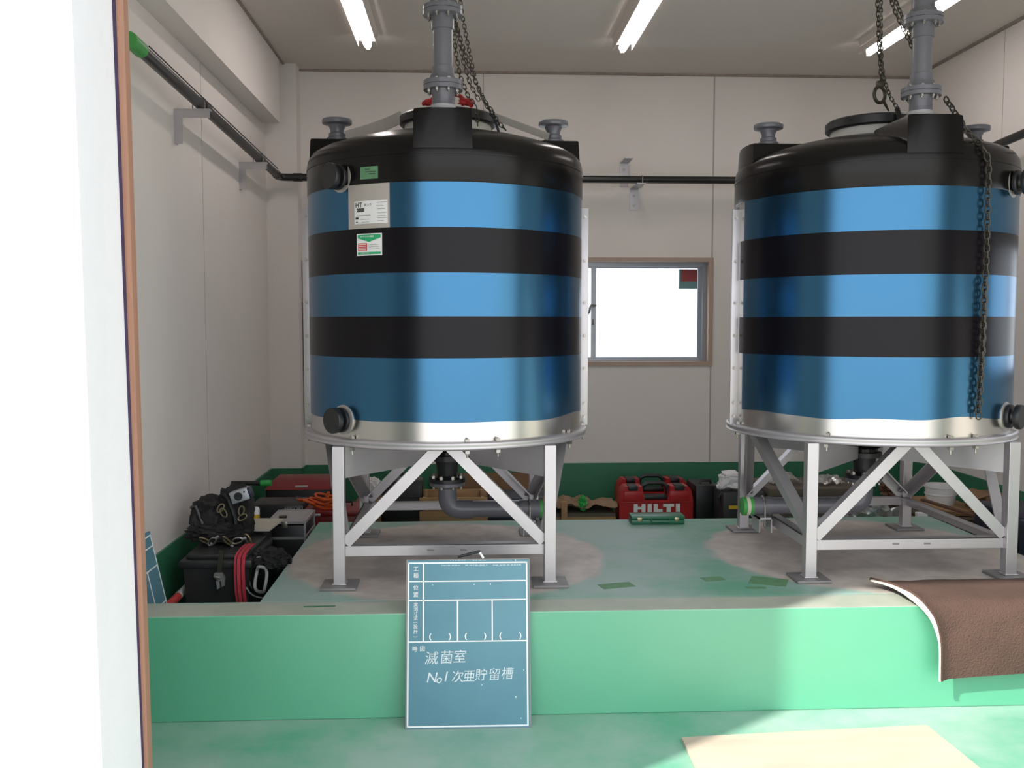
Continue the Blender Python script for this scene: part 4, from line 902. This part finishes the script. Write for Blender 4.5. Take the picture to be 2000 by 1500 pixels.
# red lidded black tool box
t = thing('tool_box', 'black tool box with a red lid standing in the far left corner of the channel', 'toolbox', (-1.055, 6.08, 0))
MB().bb(-0.20, 0.20, -0.17, 0.17, 0.0, 0.435, 0.010).build('box_body', 'black_matte', t)
MB().hexa([(-0.205, -0.178, 0.43), (0.205, -0.178, 0.43), (0.205, 0.178, 0.43), (-0.205, 0.178, 0.43), (-0.175, -0.09, 0.472), (0.185, -0.09, 0.472), (0.185, 0.178, 0.472), (-0.175, 0.178, 0.472)]).build('lid', 'dark_red', t)
text('makita', 0.036, t, 'grey_print', Matrix.Translation(Vector((-0.01, -0.1712, 0.375))) @ FRONT, 0.0005, 0.2, 'CENTER', 0.0004)
MB().box((0.02, -0.15, 0.447), (0.08, 0.02, 0.002), Matrix.Rotation(R(25), 3, 'X')).build('lid_badge', 'grey_print', t)
# red chest with the orange cord on it
t = thing('tool_chest', 'dark red metal tool chest behind the left rear corner of the plinth', 'toolbox', (-0.73, 5.50, 0))
MB().bb(-0.20, 0.17, -0.14, 0.14, 0.0, 0.375, 0.006).build('chest_body', 'dark_red', t); MB().bb(-0.204, 0.174, -0.145, 0.145, 0.37, 0.405, 0.006).build('lid', 'dark_red', t)
MB().bb(-0.16, -0.10, -0.153, -0.145, 0.375, 0.39, 0.002).build('latch', 'frame_steel', t); MB().tube([(-0.08, 0, 0.405), (-0.08, 0, 0.43), (0.06, 0, 0.43), (0.06, 0, 0.405)], 0.007, 8).build('handle', 'black_matte', t)
t = thing('extension_cord', 'orange extension cord coiled on top of the dark red tool chest', 'cord', (-0.80, 5.46, 0.406))
for k in range(6):
    m = MB(); a = random.uniform(0, 3)
    pts = [(0.075 * math.cos(q) * (1 + 0.12 * math.sin(a + q * 2)) + 0.02 * math.cos(a * 3) - 0.01, 0.065 * math.sin(q) - 0.02 * k / 6, 0.012 + 0.011 * k + 0.012 * math.sin(q * 2 + a)) for q in [2 * math.pi * j / 30 for j in range(30)]]
    m.tube(pts, 0.0065, 7, True); m.build('cord_loop', 'orange', t)
MB().tube([(-0.07, -0.06, 0.03), (-0.13, -0.09, 0.06), (-0.165, -0.05, 0.055), (-0.15, 0.0, 0.04), (-0.09, 0.02, 0.05)], 0.008, 8).build('cord_loop', 'orange', t)
MB().cyl((0.0, -0.06, 0.055), (0.01, -0.065, 0.10), 0.011, 0.008, 12).build('plug', 'orange', t)
# wall stub pipe with green end
t = thing('stub_pipe', 'short black pipe sticking out of the left wall above the black tool bag, green end', 'pipe', (XL + 0.012, 5.45, 0.552))
MB().cyl((-0.0, 0, 0), (0.17, 0.0, -0.002), 0.014, None, 16).build('pipe_run', 'black_rubber', t); MB().cyl((0.165, 0.0, -0.002), (0.225, 0.0, 0.0), 0.0175, None, 14).build('green_end', 'green_glove', t)
# second chalkboard leaning on the left wall
c_bt, c_tp = Vector((-1.215, 4.02, 0.005)), Vector((-1.325, 3.98, 0.60))
def cb(u, v, off=0.0):     # u along the wall towards the far edge, v up
    e = c_bt.lerp(c_tp, v); return e + Vector((0.06 * (u - 1) * -1 * 0, -0.45 * (1 - u), 0)) + Vector((0.984, 0, 0.18)) * off
o_ = Vector((-1.23, 3.8, 0.0))
t = thing('chalkboard', 'second green chalkboard leaning against the left wall beside the doorway edge', 'chalkboard', tuple(o_))
MB().hexa([cb(0, 0, -0.01) - o_, cb(1, 0, -0.01) - o_, cb(1, 0, 0) - o_, cb(0, 0, 0) - o_, cb(0, 1, -0.01) - o_, cb(1, 1, -0.01) - o_, cb(1, 1, 0) - o_, cb(0, 1, 0) - o_]).build('board_panel', 'board', t, False)
m = MB()
def cl(u0, v0, u1, v1): m.bar(cb(u0, v0, 0.001) - o_, cb(u1, v1, 0.001) - o_, 0.005, 0.002, (1, 0, 0.18))
for v in (0.03, 0.50, 0.76, 0.90, 0.975): cl(0.02, v, 0.98, v)
cl(0.98, 0.03, 0.98, 0.975); cl(0.02, 0.03, 0.02, 0.975); cl(0.13, 0.5, 0.13, 0.975); cl(0.41, 0.5, 0.41, 0.76); cl(0.70, 0.5, 0.70, 0.76)
m.build('grid_lines', 'chalk', t, False)
# red and white pole end
t = thing('marker_pole', 'red and white banded pole end lying between the leaning chalkboard and the dark grey bin', 'pole', tuple(W(332, 1180, 4.0)))
d = W(366, 1146, 4.35) - W(332, 1180, 4.0)
MB().cyl(Vector((0, 0, 0)), d * 0.42, 0.018, None, 16).build('red_band', 'sticker_red', t); MB().cyl(d * 0.42, d * 1.0, 0.018, None, 16).build('white_band', 'white', t); 

# ================================================================== BEHIND THE PLINTH
t = thing('tool_case', 'black upright tool case seen under the left tank, beside the white cloth bundle', 'case', (-0.42, 6.2, 0))
MB().bb(-0.13, 0.13, -0.10, 0.10, 0, 0.445, 0.012).build('case_body', 'black_matte', t); MB().tube([(-0.06, 0, 0.44), (-0.05, 0, 0.475), (0.05, 0, 0.475), (0.06, 0, 0.44)], 0.010, 8).build('handle', 'black_matte', t)
o = MB().lump((-0.600, 6.05, 0.415), (0.048, 0.06, 0.066), 21, 0.3, 3, 0.9).build('white_bundle', 'cotton', None, True, (-0.600, 6.05, 0.3475)); tag(o, 'white cloth bundle seen under the left tank, left of the upright black case', 'cloth')
t = thing('carton', 'brown carton under the white cloth bundle behind the plinth', 'carton', (-0.655, 6.08, 0)); MB().bb(-0.045, 0.10, -0.12, 0.12, 0, 0.345, 0.003).build('carton_body', 'cardboard', t)
MB().bb(-0.047, 0.102, -0.122, 0.0, 0.343, 0.347).build('flap', 'cardboard', t)
o = MB().box((0.18, 6.655, 0.20), (0.84, 0.012, 0.41), Matrix.Rotation(R(-5), 3, 'X')).build('cardboard_sheet', 'cardboard', None, False, (0.18, 6.68, 0)); tag(o, 'large brown cardboard sheet leaning on the back wall under the left tank', 'board')
t = thing('timber_crate', 'low crate of pale timber boards behind the plinth under the left tank', 'crate', (-0.085, 5.98, 0))
for k, (z0, z1) in enumerate(((0.0, 0.10), (0.115, 0.215), (0.225, 0.30), (0.31, 0.385))): MB().bb(-0.21, 0.21, -0.15, -0.132, z0, z1, 0.002).build('slat', 'wood', t)
for x in (-0.19, 0.17):
    for y in (-0.132, 0.115): MB().bb(x, x + 0.02, y, y + 0.03, 0, 0.385).build('corner_post', 'wood', t)
MB().bb(-0.21, 0.21, 0.145, 0.16, 0, 0.385, 0.002).build('back_board', 'wood', t)
t = thing('equipment_box', 'dark box seen under the left tank, right of the timber crate', 'box', (0.39, 6.1, 0))
MB().bb(-0.25, 0.13, -0.15, 0.15, 0, 0.36, 0.008).build('box_body', 'navy', t); MB().bb(-0.2, -0.16, -0.156, -0.148, 0.28, 0.36).build('green_clip', 'green_glove', t); MB().bb(0.09, 0.13, -0.158, -0.148, 0.28, 0.36).build('orange_clip', 'orange', t)
# crumpled kraft paper
def paperf(cx_, cy_, w_, d_, z0, amp, sd_): return lambda u, v: Vector((cx_ + (u - 0.5) * w_, cy_ + (v - 0.5) * d_, z0 + amp * noise.noise(Vector((u * 5 + sd_, v * 3, 0))) + 0.4 * amp * noise.noise(Vector((u * 13, v * 9 + sd_, 3)))))
t = thing('storage_box', 'low brown box under the crumpled kraft paper behind the plinth', 'box', (0.80, 6.3, 0)); MB().bb(-0.26, 0.18, -0.15, 0.15, 0, 0.215, 0.004).build('box_body', 'grey_card', t); MB().bb(-0.262, 0.182, -0.152, -0.147, 0.17, 0.19).build('tape', 'wood', t)
o = MB().sheet(paperf(0.77, 6.28, 0.44, 0.30, 0.262, 0.05, 2), 28, 18, 0.003).build('kraft_paper', 'paper', None, True, (0.77, 6.28, 0.22)); tag(o, 'crumpled brown kraft paper behind the plinth, left of the red cases', 'paper')
t = thing('timber_offcut', 'short pale timber standing behind the right rear leg of the left tank', 'board', (0.635, 6.125, 0)); MB().bb(-0.02, 0.02, -0.015, 0.015, 0, 0.30, 0.002).build('timber', 'wood', t)
o = MB().lump((0.765, 6.18, 0.275), (0.028, 0.03, 0.045), 31, 0.6, 4, 0.9).build('green_glove', 'green_glove', None, True, (0.765, 6.18, 0.24)); tag(o, 'bright green rubber glove lying on the crumpled kraft paper', 'glove')
# red drill cases
def drill_case(x, y, lab, txt):
    t = thing('drill_case', lab, 'case', (x, y, 0), 0, 'red drill cases behind the plinth')
    wd, H_ = 0.245, 0.392
    poly = [(-wd, 0.0), (wd, 0.0), (wd, 0.30), (wd - 0.012, 0.365), (wd - 0.035, H_), (0.095, H_), (0.075, 0.30), (-0.075, 0.30), (-0.095, H_), (-wd + 0.035, H_), (-wd + 0.012, 0.365), (-wd, 0.30)]
    m = MB(); m.prism(poly, -0.065, -0.003); m.prism([(p[0] * 0.995, p[1] * 0.997) for p in poly], 0.003, 0.065); m.prism([(p[0] * 0.985, p[1] * 0.985) for p in poly], -0.0035, 0.0035)
    bmesh.ops.bevel(m.bm, geom=[e for e in m.bm.edges if e.calc_face_angle(0) > 1.2], offset=0.006, segments=2, profile=0.5, affect='EDGES')
    body = m.build('case_shell', 'red', t)
    m = MB(); m.bb(-wd + 0.01, wd - 0.01, -0.071, -0.064, 0.284, 0.291, 0.002); m.bb(-wd + 0.03, -0.09, -0.070, -0.064, 0.292, 0.36, 0.003); m.bb(0.09, wd - 0.03, -0.070, -0.064, 0.292, 0.36, 0.003); m.build('moulded_panel', 'red', t)
    m = MB(); m.tube([(-0.088, 0, 0.33), (-0.08, 0, 0.385), (-0.05, 0, 0.405), (0.05, 0, 0.405), (0.08, 0, 0.385), (0.088, 0, 0.33)], 0.014, 10); m.bb(-0.08, 0.08, -0.05, 0.05, 0.302, 0.325, 0.004); m.build('handle', 'black_matte', t)
    for s in (-1, 1): MB().bb(s * 0.155 - 0.032, s * 0.155 + 0.032, -0.074, 0.03, 0.365, 0.399, 0.006).build('latch', 'black_matte', t)
    if txt:     # block capitals built as strokes
        m = MB(); z0, z1, q = 0.222, 0.276, 0.019; Y = (-0.0685, -0.0652)
        def bx(x0, x1, a, c): m.bb(x0, x1, Y[0], Y[1], a, c)
        x = -0.150
        bx(x, x + 0.026, z0, z1); bx(x + 0.052, x + 0.078, z0, z1); bx(x + 0.026, x + 0.052, 0.240, 0.259); x += 0.092
        bx(x, x + 0.028, z0, z1); x += 0.040
        bx(x, x + 0.028, z0, z1); bx(x + 0.028, x + 0.060, z0, z0 + q); x += 0.066
        bx(x - 0.003, x + 0.070, z1 - q, z1); bx(x + 0.020, x + 0.048, z0, z1 - q); x += 0.082
        bx(x, x + 0.028, z0, z1)
        m.build('lettering', 'white', t, False)
    return t
drill_case(1.283, 6.50, 'red drill case standing upright against the back wall, behind the other red case', False)
drill_case(1.247, 6.20, 'red drill case with white HILTI lettering standing in front of the other red case', True)
# small green case on the plinth edge
t = thing('socket_case', 'small green metal case lying on the rear edge of the plinth before the red cases', 'case', (1.017, 4.99, HP))
MB().bb(-0.143, 0.143, -0.045, 0.055, 0.001, 0.025, 0.004).build('case_base', 'green_case', t); MB().bb(-0.143, 0.143, -0.045, 0.055, 0.026, 0.046, 0.004).build('lid', 'green_case', t)
MB().tube([(-0.04, -0.047, 0.030), (-0.036, -0.062, 0.020), (0.055, -0.062, 0.020), (0.060, -0.047, 0.030)], 0.006, 8).build('handle', 'green_case', t)
for x in (-0.10, 0.10): MB().bb(x - 0.012, x + 0.012, -0.049, -0.044, 0.016, 0.038, 0.001).build('latch', 'brass', t)
# black cases and glove, right of the red ones
t = thing('tool_case', 'tall black case standing right of the red drill cases', 'case', (1.60, 6.34, 0)); MB().bb(-0.075, 0.085, -0.14, 0.14, 0, 0.385, 0.014).build('case_body', 'black_matte', t); MB().tube([(-0.03, -0.06, 0.38), (-0.02, -0.06, 0.405), (0.04, -0.06, 0.405), (0.05, -0.06, 0.38)], 0.010, 8).build('handle', 'black_matte', t)
t = thing('tool_case', 'black case with a yellow label behind the left front leg of the right tank', 'case', (1.76, 6.05, 0))
MB().bb(-0.125, 0.16, -0.12, 0.12, 0, 0.385, 0.02).build('case_body', 'bin', t); MB().bb(-0.085, -0.015, -0.1225, -0.119, 0.278, 0.300).build('yellow_label', 'yellow', t); MB().tube([(-0.12, -0.06, 0.30), (-0.135, -0.07, 0.345), (-0.11, -0.07, 0.383), (-0.05, -0.06, 0.386)], 0.009, 8).build('handle', 'black_matte', t)
o = MB().lump((1.712, 6.03, 0.450), (0.075, 0.06, 0.05), 41, 0.35, 2.5, 0.6).lump((1.645, 6.01, 0.412), (0.028, 0.03, 0.018), 43, 0.3, 3, 0.8).build('work_gloves', 'cotton', None, True, (1.70, 6.02, 0.385)); tag(o, 'white cotton work gloves lying on the black case with the yellow label', 'gloves')
# cartons under the right tank
t = thing('carton', 'wide flat grey brown carton behind the plinth under the right tank', 'carton', (2.24, 6.1, 0)); MB().bb(-0.31, 0.34, -0.20, 0.24, 0, 0.405, 0.003).build('carton_body', 'grey_card', t); MB().bb(-0.312, 0.345, -0.205, 0.245, 0.36, 0.41, 0.002).build('lid', 'grey_card', t)
t = thing('black_bundle', 'black rolled bundle behind the foot of the right tank, under the pipe end', 'bag', (1.66, 5.27, 0)); MB().lump((0, 0, 0.21), (0.10, 0.12, 0.21), 51, 0.2, 3, 0.7).build('bundle', 'nylon', t); MB().tube([(-0.08, -0.10, 0.36), (0, -0.125, 0.40), (0.08, -0.10, 0.37)], 0.008, 6).build('strap', 'black_matte', t)
o = MB().sheet(lambda u, v: Vector((1.99 + 0.20 * u, 6.02 + 0.10 * v + 0.02 * math.sin(u * 9), 0.42 + 0.075 * math.sin(math.pi * u) * (0.5 + 0.5 * v) + 0.02 * noise.noise(Vector((u * 6, v * 6, 1))))), 16, 10, 0.002).build('plastic_bag', 'film', None, True, (2.08, 6.05, 0.411)); tag(o, 'crumpled translucent bag on the left part of the grey brown carton', 'bag', 'clear plastic bags on the carton')
o = MB().sheet(lambda u, v: Vector((2.25 + 0.20 * u, 6.0 + 0.12 * v + 0.02 * math.sin(u * 11), 0.418 + 0.11 * u * (0.3 + 0.7 * v) * abs(math.cos(u * 1.3)) + 0.025 * noise.noise(Vector((u * 7, v * 7, 5))))), 18, 12, 0.002).build('plastic_bag', 'film', None, True, (2.35, 6.05, 0.411)); tag(o, 'crumpled clear bag on the right part of the grey brown carton, near the drain valve', 'bag', 'clear plastic bags on the carton')
t = thing('plastic_wrap', 'clear plastic wrap heaped behind the plinth below the right tank rail', 'plastic wrap', (2.40, 5.40, 0)); MB().lump((-0.02, 0, 0.21), (0.17, 0.12, 0.21), 61, 0.3, 4, 0.8).build('wrap', 'film', t)
# white tub on brown boards, right
t = thing('lumber_stack', 'stack of dark brown boards lying along the right side of the plinth', 'boards', (2.86, 5.25, 0))
for k, (x0, x1, y0, y1, z0, z1, mm_) in enumerate(((-0.165, 0.24, -0.70, 0.70, 0.0, 0.12, 'dark_wood'), (-0.16, 0.22, -0.68, 0.70, 0.125, 0.235, 'dark_wood'), (-0.155, 0.22, 0.0, 0.66, 0.24, 0.30, 'dark_wood'), (-0.15, 0.20, 0.05, 0.64, 0.305, 0.330, 'grey_card'), (-0.13, 0.20, 0.12, 0.62, 0.335, 0.362, 'wood'))): MB().bb(x0, x1, y0, y1, z0, z1, 0.003).build('board', mm_, t)
o = MB().box((2.83, 5.32, 0.385), (0.035, 0.42, 0.012), Matrix.Rotation(R(30), 3, 'Z') @ Matrix.Rotation(R(7), 3, 'X')).build('timber_strip', 'dark_wood', None, False, (2.83, 5.32, 0.365)); tag(o, 'narrow dark strip of wood lying across the boards in front of the white tub', 'board')
o = MB().lump((2.70, 5.86, 0.405), (0.055, 0.09, 0.050), 71, 0.5, 4, 0.9).build('brown_cloth', 'dark_wood', None, True, (2.70, 5.86, 0.3625)); tag(o, 'crumpled dark brown cloth on the boards left of the white tub', 'cloth')
t = thing('equipment_box', 'dark navy box standing on the brown boards behind the right front leg', 'box', (2.98, 4.88, 0.236))
MB().bb(-0.13, 0.14, -0.24, 0.26, 0.0, 0.21, 0.010).build('box_body', 'navy', t); MB().bb(-0.135, 0.145, -0.245, 0.265, 0.19, 0.235, 0.008).build('lid', 'navy', t)
t = thing('plastic_tub', 'white plastic tub standing on the brown boards behind the right tank', 'tub', (2.90, 5.62, 0.362))
MB().lathe([(0, 0), (0.080, 0), (0.086, 0.04), (0.092, 0.10), (0.098, 0.104), (0.098, 0.116), (0.088, 0.116), (0.082, 0.03), (0, 0.03)], (0, 0, 0), (0, 0, 1), 36).build('tub_body', 'white', t)
MB().lathe([(0.088, 0.055), (0.0925, 0.058), (0.0925, 0.066), (0.09, 0.069)], (0, 0, 0), (0, 0, 1), 36).build('rib', 'white', t)
t = thing('pallet', 'white post standing beside the plinth under the white tub', 'post', (2.655, 5.36, 0)); MB().bb(-0.03, 0.03, -0.02, 0.02, 0, 0.362, 0.002).build('post', 'white', t)
t.name = 'white_post'
t = thing('carton', 'brown carton standing against the right wall beside the white tub', 'carton', (3.06, 5.42, 0.3625)); MB().bb(-0.06, 0.115, -0.13, 0.10, 0.001, 0.10, 0.003).build('carton_body', 'cardboard', t); MB().box((-0.07, -0.02, 0.100), (0.10, 0.22, 0.004), Matrix.Rotation(R(-14), 3, 'Y')).build('flap', 'cardboard', t)
t = thing('equipment_box', 'large dark navy box on the floor to the right of the plinth', 'box', (2.93, 4.32, 0)); MB().bb(-0.22, 0.24, -0.18, 0.16, 0, 0.50, 0.012).build('box_body', 'navy', t); MB().bb(-0.225, 0.245, -0.185, 0.165, 0.44, 0.505, 0.01).build('lid', 'navy', t)
